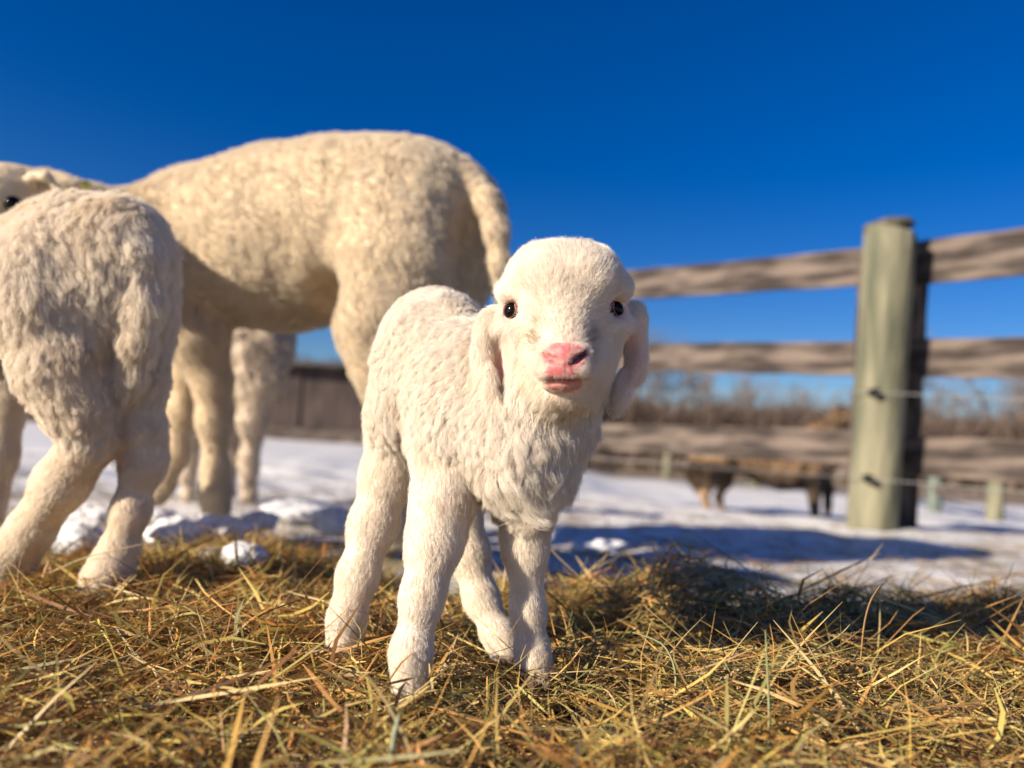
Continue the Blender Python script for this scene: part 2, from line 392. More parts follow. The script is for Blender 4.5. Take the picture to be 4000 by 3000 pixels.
def grow(name, parent, material, V, Q, Nv, flow, Ln, Cu, dens, count, seed, width=0.00016, npt=6, clump=0.006, clumpk=0.65, lift=0.35, wav=0.0016, swirl=0.6, swscale=60, tipt=0.3, tint=None, droop=0.0, jit=0.2):
    rng = np.random.default_rng(seed)
    A = 0.5 * np.linalg.norm(np.cross(V[Q[:, 2]] - V[Q[:, 0]], V[Q[:, 3]] - V[Q[:, 1]]), axis=1)
    w = A * dens[Q].mean(1)
    fi = np.searchsorted(np.cumsum(w) / w.sum(), rng.random(count)); fi = np.minimum(fi, len(Q) - 1)
    u, v = rng.random(count), rng.random(count)
    bw = np.stack([(1 - u) * (1 - v), u * (1 - v), u * v, (1 - u) * v], 1)
    ip = lambda X: (X[Q[fi]] * (bw[..., None] if X.ndim == 2 else bw)).sum(1)
    p, n, f, L, cu = ip(V), nrm(ip(Nv)), ip(flow), ip(Ln), ip(Cu)
    sw = np.stack([noise3(p * swscale, seed + q) for q in (1, 2, 3)], 1) + 0.5 * np.stack([noise3(p * swscale * 2.3, seed + q) for q in (4, 5, 6)], 1)
    f = f + swirl * sw * (0.35 + cu[:, None])
    t = nrm(f - (f * n).sum(1, keepdims=True) * n)
    side = np.cross(n, t)
    L = L * (0.7 + 0.6 * rng.random(count)) * (1 + 0.35 * noise3(p * 90, seed + 9))
    lf = lift * (1 + 0.5 * noise3(p * 55, seed + 8)) + 0.12 * rng.random(count)
    d0 = nrm(n * np.clip(lf, 0.08, 1)[:, None] + t * (1 - 0.5 * np.clip(lf, 0, 1))[:, None] + jit * rng.normal(size=(count, 3)))
    d1 = nrm(t + 0.12 * n + 0.8 * jit * rng.normal(size=(count, 3)) + np.array([0, 0, -droop]))
    # clumps
    nc = max(20, int(w.sum() / dens.max() / clump ** 2))
    ci = rng.choice(count, min(nc, count), replace=False)
    kd = kdtree.KDTree(len(ci))
    for j, c in enumerate(p[ci]): kd.insert(c, j)
    kd.balance()
    near = np.fromiter((kd.find(c)[1] for c in p), dtype=np.int64, count=count)
    ph = rng.random(len(ci)) * 6.283
    S = np.linspace(0, 1, npt)
    pts = np.empty((count, npt, 3), dtype=np.float32)
    ld = L[:, None]
    def pos(s): return p + ld * (d0 * (s - 0.45 * s * s) + d1 * (0.5 * s * s))
    cidx = ci[near]; k_ph = ph[near]
    for j, s in enumerate(S):
        q = pos(s); c = q[cidx]
        k = clumpk * s ** 1.3 * np.clip(0.5 + cu, 0, 1)
        q = q * (1 - k)[:, None] + c * k[:, None]
        a = wav * cu * s
        q = q + side * (a * np.sin(k_ph + s * 7.5))[:, None] + n * (0.6 * a * np.cos(k_ph + s * 7.5))[:, None]
        pts[:, j] = q - (n * 0.0006 if j == 0 else 0)
    if tint is None: tv = np.clip(0.62 + 0.25 * rng.normal(size=count) * 0.5 + 0.25 * noise3(p * 45, seed + 20), 0, 1)
    else: tv = np.clip(tint(p) + 0.10 * rng.normal(size=count) + 0.16 * noise3(p * 70, seed + 20), 0, 1)
    cd = bpy.data.hair_curves.new(name); cd.add_curves([npt] * count)
    cd.attributes['position'].data.foreach_set('vector', pts.ravel())
    ra = cd.attributes.get('radius') or cd.attributes.new('radius', 'FLOAT', 'POINT')
    prof = width * (1 - (1 - tipt) * S)
    ra.data.foreach_set('value', np.tile(prof.astype(np.float32), count))
    ta = cd.attributes.new('tint', 'FLOAT', 'CURVE'); ta.data.foreach_set('value', tv.astype(np.float32))
    cd.materials.append(material)
    return link(bpy.data.objects.new(name, cd), parent)

DOWN = np.array([0, 0, -1.0])
def sphere(name, c, r, material, parent, scale=(1, 1, 1), rot=None, seg=24):
    bm = bmesh.new(); bmesh.ops.create_uvsphere(bm, u_segments=seg, v_segments=seg // 2, radius=r)
    M = Matrix.Diagonal((*scale, 1))
    if rot is not None: M = rot.to_4x4() @ M
    bm.transform(Matrix.Translation(Vector(c)) @ M)
    return bm_obj(name, bm, material, parent, True)

def ring(name, c, nrmv, upv, a, b, tube, ang, material, parent):
    nv = Vector(nrmv).normalized(); u = Vector(upv); u = (u - u.dot(nv) * nv).normalized(); r = u.cross(nv)
    V, Fc = [], []
    n, m = 28, 8
    for i in range(n):
        th = 2 * math.pi * i / n
        x, y = a * math.cos(th), b * math.sin(th) * (1 - 0.25 * abs(math.cos(th)) ** 3)
        x, y = x * math.cos(ang) - y * math.sin(ang), x * math.sin(ang) + y * math.cos(ang)
        cc = Vector(c) + r * x + u * y; od = (r * x + u * y).normalized()
        for j in range(m):
            q = 2 * math.pi * j / m
            V.append(cc + od * tube * math.cos(q) + nv * tube * math.sin(q))
    for i in range(n):
        for j in range(m):
            Fc.append((i * m + j, i * m + (j + 1) % m, ((i + 1) % n) * m + (j + 1) % m, ((i + 1) % n) * m + j))
    return mesh_obj(name, V, Fc, material, parent)

def hoof(parent, pts):
    """cloven hoof: two toes, pts = list of two (tip point, heel point, radius)"""
    bm = bmesh.new()
    for tip, heel, r in pts:
        tip, heel = Vector(tip), Vector(heel)
        ax = (tip - heel); L = ax.length; ax.normalize()
        M = Matrix.Translation((tip + heel) / 2) @ ax.to_track_quat('Y', 'Z').to_matrix().to_4x4() @ Matrix.Diagonal((r, L * 0.62, r * 1.1, 1))
        bmesh.ops.create_uvsphere(bm, u_segments=12, v_segments=8, radius=1, matrix=M)
    return bm_obj('hoof', bm, M_HOOF, parent, True)

def make_hoof(parent, px, py, z, r, fwd):
    c = P(px, py, z); fwd = nrm(np.array(fwd, dtype=float)); sd = nrm(np.cross(fwd, [0, 0, 1]))
    m = r * z / 3000
    hoof(parent, [(c + sd * m * 0.5 * s + fwd * m * 0.9 + DOWN * m * 0.5, c + sd * m * 0.45 * s - fwd * m * 0.5 + DOWN * m * 0.1, m * 0.52) for s in (-1, 1)])

# ------------------------------------------------------------------ the newborn lamb in front
def front_lamb():
    root = empty('lamb', Vector(P(1800, 2600, 0.6)) * 1.0)
    tag(root, 'newborn white lamb with pink nose facing the camera, standing in the hay', 'lamb', 'lambs')
    b = Body()
    back = nrm(P(1640, 1330, 0.74) - P(2000, 1600, 0.58)); tr = nrm(back + 1.0 * DOWN)
    # trunk
    b.chain([(1660, 1345, 0.725, 170), (1735, 1400, 0.68, 195), (1850, 1520, 0.635, 215), (1960, 1640, 0.60, 210)], k=0.03, flow=tr, L=0.011, curl=0.6)
    b.ell(1700, 1300, 0.70, 120, 130, 0.05, k=0.03, flow=tr, L=0.011, curl=0.8)
    b.ell(1585, 1560, 0.70, 128, 225, 0.05, k=0.025, ang=-8, flow=nrm(DOWN + 0.4 * back), L=0.016, curl=0.9)          # haunch
    b.ell(1790, 1720, 0.625, 165, 230, 0.05, k=0.03, flow=nrm(DOWN + 0.3 * back), L=0.013, curl=0.9)                 # shoulder
    b.ell(2045, 1760, 0.59, 152, 240, 0.05, k=0.03, flow=DOWN, L=0.026, curl=1.35)                                    # chest
    b.chain([(2165, 1400, 0.60, 175), (2135, 1600, 0.59, 152), (2058, 1760, 0.595, 156)], k=0.03, flow=DOWN, L=0.021, curl=1.2)  # neck
    # legs
    b.chain([(1575, 1620, 0.70, 120), (1515, 1860, 0.69, 92), (1458, 2050, 0.68, 80), (1398, 2250, 0.665, 66), (1355, 2410, 0.655, 58), (1342, 2520, 0.65, 68)], k=0.014, L=0.0050, curl=0.3)
    b.chain([(1750, 1780, 0.60, 135), (1722, 1980, 0.58, 104), (1697, 2120, 0.57, 96), (1650, 2330, 0.558, 70), (1607, 2550, 0.552, 63), (1603, 2690, 0.55, 72)], k=0.014, L=0.0046, curl=0.3)
    b.chain([(2040, 1850, 0.60, 115), (2055, 2000, 0.60, 84), (2050, 2140, 0.60, 74), (2062, 2380, 0.60, 53), (2080, 2540, 0.60, 51), (2092, 2620, 0.60, 60)], k=0.014, L=0.0044, curl=0.3)
    b.chain([(1720, 1600, 0.71, 130), (1780, 1900, 0.71, 92), (1830, 2160, 0.70, 68), (1880, 2340, 0.69, 54), (1945, 2480, 0.675, 48), (1975, 2540, 0.67, 56)], k=0.014, L=0.0044, curl=0.3)
    # head
    hb = nrm(UP + 0.55 * F)
    b.ell(2203, 1152, 0.578, 224, 193, 0.052, k=0.02, flow=hb, L=0.0075, curl=0.75)
    b.ell(2115, 1092, 0.572, 95, 95, 0.038, k=0.02, flow=nrm(hb - 0.3 * RT), L=0.0075, curl=0.75)
    b.ell(2295, 1090, 0.572, 95, 95, 0.038, k=0.02, flow=nrm(hb + 0.3 * RT), L=0.0075, curl=0.75)
    b.ell(2195, 1350, 0.574, 222, 190, 0.046, k=0.02, flow=nrm(F * 0.6 + DOWN * 0.7), L=0.006, curl=0.4)
    b.ell(2190, 1490, 0.580, 140, 90, 0.040, k=0.02, flow=nrm(F * 0.6 + DOWN), L=0.009, curl=0.6)
    b.ell(2197, 1540, 0.548, 112, 58, 0.026, k=0.016, flow=nrm(F * 0.5 + DOWN), L=0.006, curl=0.4)
    b.chain([(2203, 1180, 0.553, 110), (2206, 1340, 0.527, 84)], k=0.016, flow=nrm(UP + 0.3 * F), L=0.0032, curl=0.2)
    b.ell(2205, 1432, 0.552, 142, 126, 0.040, k=0.014, flow=nrm(F), L=0.0035, curl=0.2)
    for s, ex, ey in ((-1, 2003, 1212), (1, 2402, 1204)):          # brow and eye socket
        b.ell(ex - s * 2, ey - 62, 0.562, 58, 26, 0.012, k=0.014, ang=s * 18, flow=nrm(UP + s * 0.8 * RT + 0.3 * F), L=0.005, curl=0.3)
        b.ell(ex + s * 8, ey + 70, 0.566, 66, 40, 0.016, k=0.014, flow=nrm(DOWN + s * 0.5 * RT + 0.4 * F), L=0.004, curl=0.2)
        b.ell(ex + s * 4, ey, 0.549, 30, 36, 0.009, k=0.008, sub=True)
    # ears: hanging leaves, hollow towards the cheek
    b.ell(1925, 1265, 0.582, 52, 60, 0.012, k=0.012, ang=15, flow=nrm(DOWN - 0.3 * RT), L=0.005, curl=0.3)
    b.ell(1899, 1390, 0.570, 54, 138, 0.0075, k=0.010, ang=4, yaw=28, flow=nrm(DOWN + 0.1 * RT), L=0.0055, curl=0.3)
    b.ell(1943, 1515, 0.562, 34, 100, 0.006, k=0.008, ang=22, yaw=28, flow=nrm(DOWN + 0.3 * RT), L=0.005, curl=0.3)
    b.ell(1960, 1455, 0.556, 21, 135, 0.018, k=0.006, ang=6, yaw=20, sub=True)
    b.ell(2464, 1250, 0.592, 52, 70, 0.012, k=0.012, ang=-15, flow=nrm(DOWN + 0.3 * RT), L=0.005, curl=0.3)
    b.ell(2485, 1370, 0.590, 44, 135, 0.007, k=0.010, ang=2, yaw=-35, flow=DOWN, L=0.0045, curl=0.3)
    b.ell(2440, 1510, 0.582, 34, 112, 0.006, k=0.010, ang=-18, yaw=-30, flow=nrm(DOWN - 0.3 * RT), L=0.004, curl=0.3)
    b.ell(2452, 1400, 0.572, 22, 125, 0.012, k=0.006, ang=-6, yaw=-20, sub=True)
    V, Q = b.polygonise(0.0017)
    # surface rumple
    N = vnormals(V, Q); px, py, z = to_px(V)
    flow, Ln, Cu = fields(b, V, 0.008, nrm(DOWN + back))
    V = V + N * (0.0019 * noise3(V * 30, 5) * Cu * np.clip((Ln - 0.007) / 0.004, 0, 1) + 0.0006 * noise3(V * 110, 6) * Cu)[:, None]
    N = vnormals(V, Q)
    body = mesh_obj('body', V, Q, M_SKIN, root)
    # skin: pale pink where it shows through thin hair (muzzle bridge, ear inside, eyes)
    tone = np.tile(np.array([0.82, 0.72, 0.59]), (len(V), 1))
    def blob(cx, cy, rx, ry, zmax=0.6): return np.clip(1.4 - np.sqrt(((px - cx) / rx) ** 2 + ((py - cy) / ry) ** 2), 0, 1) * (z < zmax)
    front = (N @ F) < 0.15
    pk = np.maximum.reduce([blob(2205, 1420, 130, 120, 0.56), blob(2003, 1212, 60, 60), blob(2402, 1204, 60, 60), blob(1955, 1430, 34, 150), 0.8 * blob(2470, 1400, 60, 170, 0.62), 0.6 * blob(1930, 1250, 50, 50)]) * front
    tone = tone * (1 - pk[:, None]) + np.array([0.74, 0.42, 0.36]) * pk[:, None]
    set_tone(body, tone)
    # fur density: bare at nose, lips, eyes and inside the ears
    dens = np.ones(len(V))
    def bare(cx, cy, rx, ry, zmax):
        d = np.sqrt(((px - cx) / rx) ** 2 + ((py - cy) / ry) ** 2)
        return np.where((z < zmax) & (d < 1.25) , np.clip((d - 0.9) / 0.35, 0, 1), 1)
    for a in ((2205, 1395, 80, 48, 0.55), (2203, 1470, 88, 50, 0.55), (2200, 1505, 80, 30, 0.55), (1962, 1465, 19, 125, 0.60), (2003, 1212, 34, 40, 0.585), (2402, 1204, 34, 42, 0.585)):
        dens *= bare(*a)
    dens *= np.where((px > 2435) & (py > 1230) & (py < 1640) & (z < 0.62), 0.45, 1.0)
    dens *= np.where((Ln < 0.007) & (py < 1620), 1.5, 1.0)
    dens *= np.where(N @ F > 0.35, 0.45, 1.0)
    hd = (py < 1620) & (px > 1840) & (z < 0.64)
    litter = lambda p: 0.0
    def tint(p):
        x, y, zz = to_px(p)
        t = 0.72 + 0 * x
        # dried birth stains on nose, chin and shanks; wrinkle shade painted right of bridge
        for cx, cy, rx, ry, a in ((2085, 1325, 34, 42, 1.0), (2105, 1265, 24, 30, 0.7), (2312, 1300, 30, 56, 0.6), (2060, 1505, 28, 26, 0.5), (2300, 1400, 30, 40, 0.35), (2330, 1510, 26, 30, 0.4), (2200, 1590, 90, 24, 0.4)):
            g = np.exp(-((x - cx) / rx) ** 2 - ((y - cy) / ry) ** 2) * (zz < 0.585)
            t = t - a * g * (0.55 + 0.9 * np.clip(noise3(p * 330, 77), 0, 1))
        t = t - 0.30 * np.clip(noise3(p * 60, 31) - 0.35, 0, 1) * (y > 1500)
        t = t - 0.22 * ((y > 1950) & (zz < 0.7)) * np.clip(noise3(p * 50, 41) + 0.2, 0, 1)
        return t
    # short coat on head and legs, long wavy coat on trunk, neck and chest
    longw = np.clip((Ln - 0.0072) / 0.003, 0, 1)
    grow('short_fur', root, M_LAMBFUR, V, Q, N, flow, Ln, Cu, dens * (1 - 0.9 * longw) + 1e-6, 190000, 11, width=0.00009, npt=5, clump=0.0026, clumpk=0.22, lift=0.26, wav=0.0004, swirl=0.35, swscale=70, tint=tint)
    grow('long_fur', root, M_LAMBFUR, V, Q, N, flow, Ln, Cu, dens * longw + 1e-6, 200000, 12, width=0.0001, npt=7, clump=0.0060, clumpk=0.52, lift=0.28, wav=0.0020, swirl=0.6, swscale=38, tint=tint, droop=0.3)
    # pink muzzle with nostrils and lips
    m = Body()
    m.ell(2206, 1392, 0.511, 80, 52, 0.0135, k=0.007)
    m.ell(2150, 1380, 0.513, 42, 36, 0.0100, k=0.006, ang=-14)
    m.ell(2264, 1382, 0.513, 42, 36, 0.0100, k=0.006, ang=14)
    m.ell(2160, 1450, 0.5165, 72, 44, 0.0165, k=0.009, ang=6)
    m.ell(2254, 1450, 0.5165, 72, 44, 0.0165, k=0.009, ang=-6)
    m.ell(2206, 1452, 0.5165, 60, 40, 0.0170, k=0.006)
    m.ell(2203, 1502, 0.5205, 84, 29, 0.0140, k=0.002)
    m.chain([(2224, 1424, 0.4955, 6), (2250, 1406, 0.4995, 15), (2286, 1378, 0.506, 15)], k=0.0018, sub=True)
    m.chain([(2184, 1424, 0.496, 5), (2162, 1406, 0.4995, 10), (2124, 1380, 0.506, 10)], k=0.0022, sub=True)
    m.chain([(2207, 1410, 0.4930, 4), (2207, 1488, 0.4965, 6)], k=0.004, sub=True)
    m.chain([(2112, 1488, 0.510, 5), (2160, 1486, 0.5005, 5), (2207, 1489, 0.499, 6), (2256, 1485, 0.5005, 5), (2304, 1480, 0.510, 5)], k=0.0014, sub=True)
    MV, MQ = m.polygonise(0.00055)
    x, y, zz = to_px(MV)
    mo = mesh_obj('muzzle', MV, MQ, M_MUZZLE, root)
    d_pad = np.sqrt(((x - 2205) / 92) ** 2 + ((y - 1390) / 56) ** 2)
    d_phil = np.sqrt(((x - 2196) / 66) ** 2 + ((y - 1455) / 60) ** 2)
    d_low = np.sqrt(((x - 2203) / 72) ** 2 + ((y - 1502) / 30) ** 2)
    pink = np.clip((1.12 - np.minimum.reduce([d_pad, d_phil, d_low])) / 0.22, 0, 1)
    pink = np.clip(pink * (0.92 + 0.25 * noise3(MV * 400, 3)), 0, 1)
    tone = np.array([0.80, 0.60, 0.52]) * (1 - pink[:, None]) + np.array([0.52, 0.135, 0.145]) * pink[:, None]
    low = np.clip((1.05 - d_low) / 0.2, 0, 1)[:, None] * 0.6
    tone = tone * (1 - low) + np.array([0.60, 0.30, 0.27]) * low
    def seg(a, b, r):
        t_ = np.clip(((x - a[0]) * (b[0] - a[0]) + (y - a[1]) * (b[1] - a[1])) / ((b[0] - a[0]) ** 2 + (b[1] - a[1]) ** 2), 0, 1)
        return np.clip(1.5 - np.hypot(x - a[0] - t_ * (b[0] - a[0]), y - a[1] - t_ * (b[1] - a[1])) / r, 0, 1)
    inner = np.maximum.reduce([seg((2228, 1422), (2284, 1380), 11), 0.6 * seg((2182, 1422), (2128, 1382), 7), 0.75 * seg((2114, 1487), (2302, 1482), 4.5), 0.5 * seg((2207, 1420), (2207, 1486), 5)])[:, None]
    tone = tone * (1 - inner) + np.array([0.13, 0.03, 0.03]) * inner
    set_tone(mo, tone)
    NM = vnormals(MV, MQ)
    mf = np.tile(nrm(F + 0.1 * DOWN), (len(MV), 1)) + RT * np.clip((x - 2205) / 60, -1, 1)[:, None]
    grow('muzzle_fur', root, M_LAMBFUR, MV, MQ, NM, mf, np.full(len(MV), 0.0030), np.full(len(MV), 0.2), np.clip(1 - pink * 0.97, 0, 1) * np.clip(1 - 0.9 * low[:, 0], 0.1, 1) * np.where((y > 1468) & (y < 1496), 0.25, 1.0) + 1e-5, 12000, 15, width=0.00008, npt=4, clump=0.002, clumpk=0.4, lift=0.3, wav=0.0002, swirl=0.3)
    # eyes
    for s, ex, ey, zz_ in ((-1, 2003, 1213, 0.556), (1, 2402, 1205, 0.556)):
        c = P(ex, ey, zz_ + 0.0040); out = nrm(-F * 0.8 + s * 0.6 * RT + 0.05 * UP)
        rr = RT * math.cos(s * 0.5) + UP * math.sin(s * 0.5); uu = np.cross(rr, F) * 1.0
        eye = sphere('eye', c, 0.0074, M_EYE, root, (0.82, 1.0, 1.06), Matrix((tuple(rr), tuple(F), tuple(nrm(np.cross(rr, F))))).transposed())
        ring('eyelid', c + out * 0.0040, out, UP, 0.0050, 0.0072, 0.0009, s * 0.5, M_LID, eye)
    for a in ((1338, 2528, 0.65, 78), (1603, 2700, 0.55, 82), (2090, 2632, 0.60, 66), (1978, 2548, 0.67, 58)):
        make_hoof(root, *a, nrm(np.array([0.35, -1, 0])))
    return root
front_lamb()

# ------------------------------------------------------------------ the older lamb seen from behind, on the left
def left_lamb():
    root = empty('lamb', P(300, 2250, 0.85))
    tag(root, 'cream lamb seen from behind with a hanging woolly tail, cut off by the left edge', 'lamb', 'lambs')
    b = Body()
    fwd = nrm(P(-100, 1150, 0.97) - P(420, 1050, 0.86)); tr = nrm(-fwd + 1.1 * DOWN)
    b.chain([(450, 990, 0.85, 185), (330, 1030, 0.88, 235), (60, 1130, 0.96, 235), (-250, 1170, 1.05, 220), (-330, 1150, 1.08, 205)], k=0.04, flow=tr, L=0.017, curl=0.8)
    b.ell(465, 1080, 0.84, 168, 250, 0.065, k=0.04, flow=nrm(DOWN - 0.3 * fwd), L=0.023, curl=0.9)
    b.ell(205, 1150, 0.825, 205, 240, 0.068, k=0.04, ang=8, flow=nrm(DOWN + 0.1 * RT), L=0.023, curl=0.9)
    b.ell(522, 1240, 0.85, 108, 255, 0.06, k=0.03, flow=DOWN, L=0.012, curl=0.8)
    b.chain([(-330, 1150, 1.08, 170), (-480, 1250, 1.12, 120), (-560, 1360, 1.12, 100)], k=0.04, flow=DOWN, L=0.012, curl=0.8)
    b.ell(-640, 1420, 1.12, 140, 90, 0.05, k=0.03, L=0.006)
    b.chain([(-590, 1340, 1.17, 36), (-540, 1440, 1.19, 32), (-520, 1510, 1.19, 14)], k=0.01, L=0.004)
    # hind legs
    b.chain([(205, 1250, 0.81, 195), (260, 1450, 0.80, 150), (325, 1610, 0.80, 108), (362, 1710, 0.80, 76)], k=0.025, flow=nrm(DOWN + 0.4 * RT), L=0.013, curl=1.0)
    b.ell(436, 1676, 0.812, 40, 54, 0.015, k=0.02, L=0.007, flow=DOWN, curl=0.4)
    b.chain([(335, 1745, 0.80, 92), (240, 1890, 0.815, 88), (122, 2070, 0.84, 74), (55, 2160, 0.85, 76), (40, 2230, 0.855, 80)], k=0.016, L=0.007, curl=0.45)
    b.chain([(540, 1300, 0.85, 105), (556, 1500, 0.84, 74), (566, 1680, 0.835, 58), (556, 1830, 0.832, 57)], k=0.025, flow=DOWN, L=0.010, curl=0.7)
    b.ell(598, 1790, 0.842, 38, 60, 0.02, k=0.02, L=0.007, flow=DOWN, curl=0.4)
    b.chain([(555, 1820, 0.832, 58), (512, 1990, 0.828, 58), (466, 2150, 0.824, 58), (425, 2240, 0.818, 72), (395, 2275, 0.81, 66)], k=0.016, L=0.0068, curl=0.4)
    # fore legs
    b.chain([(-60, 1350, 1.05, 125), (35, 1540, 1.05, 70), (-5, 1780, 1.05, 58), (-60, 2110, 1.06, 54)], k=0.02, L=0.007, curl=0.4)
    b.chain([(-330, 1300, 1.08, 120), (-330, 1550, 1.08, 66), (-340, 1800, 1.08, 52), (-350, 2080, 1.08, 48)], k=0.02, L=0.007, curl=0.4)
    # tail
    b.chain([(500, 860, 0.825, 60), (555, 1010, 0.806, 58), (562, 1180, 0.799, 50), (535, 1340, 0.797, 42), (505, 1470, 0.796, 32), (488, 1550, 0.797, 16)], k=0.018, flow=nrm(DOWN - 0.15 * RT), L=0.020, curl=0.35)
    b.chain([(455, 1290, 0.765, 26), (470, 1420, 0.765, 34), (480, 1600, 0.78, 30)], k=0.03, sub=True)
    V, Q = b.polygonise(0.0032)
    N = vnormals(V, Q)
    flow, Ln, Cu = fields(b, V, 0.010, tr, sig=0.014)
    V = V + N * (0.0035 * noise3(V * 20, 5) * Cu * np.clip((Ln - 0.008) / 0.003, 0, 1) + 0.0007 * noise3(V * 80, 6) * Cu)[:, None]
    N = vnormals(V, Q)
    body = mesh_obj('body', V, Q, M_SKIN, root)
    set_tone(body, np.tile(np.array([0.80, 0.68, 0.53]), (len(V), 1)))
    dens = np.where(N @ F > 0.4, 0.3, 1.0)
    px, py, z = to_px(V); dens *= np.where(px < -250, 0.25, 1.0)
    def tint(p):
        x, y, zz = to_px(p); t = 0.80 + 0 * x
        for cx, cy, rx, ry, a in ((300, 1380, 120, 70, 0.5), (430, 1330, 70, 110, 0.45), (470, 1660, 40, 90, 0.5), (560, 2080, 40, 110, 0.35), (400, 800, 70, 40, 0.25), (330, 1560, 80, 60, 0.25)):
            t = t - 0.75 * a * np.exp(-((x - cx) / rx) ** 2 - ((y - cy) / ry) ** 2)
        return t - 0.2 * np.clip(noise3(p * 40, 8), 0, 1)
    longw = np.clip((Ln - 0.0085) / 0.002, 0, 1)
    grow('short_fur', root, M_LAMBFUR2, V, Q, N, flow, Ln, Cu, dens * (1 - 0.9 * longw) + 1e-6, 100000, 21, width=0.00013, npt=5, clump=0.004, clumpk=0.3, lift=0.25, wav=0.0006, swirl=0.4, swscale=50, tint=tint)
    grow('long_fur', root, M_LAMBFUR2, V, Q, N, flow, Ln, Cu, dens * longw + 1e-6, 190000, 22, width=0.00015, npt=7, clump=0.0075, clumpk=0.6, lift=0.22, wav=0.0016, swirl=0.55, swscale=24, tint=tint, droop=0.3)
    f = nrm(np.array([-0.8, 0.3, 0]))
    for a in ((45, 2240, 0.855, 70), (385, 2285, 0.81, 70), (-60, 2125, 1.06, 54), (-350, 2090, 1.08, 46)): make_hoof(root, *a, f)
left_lamb()

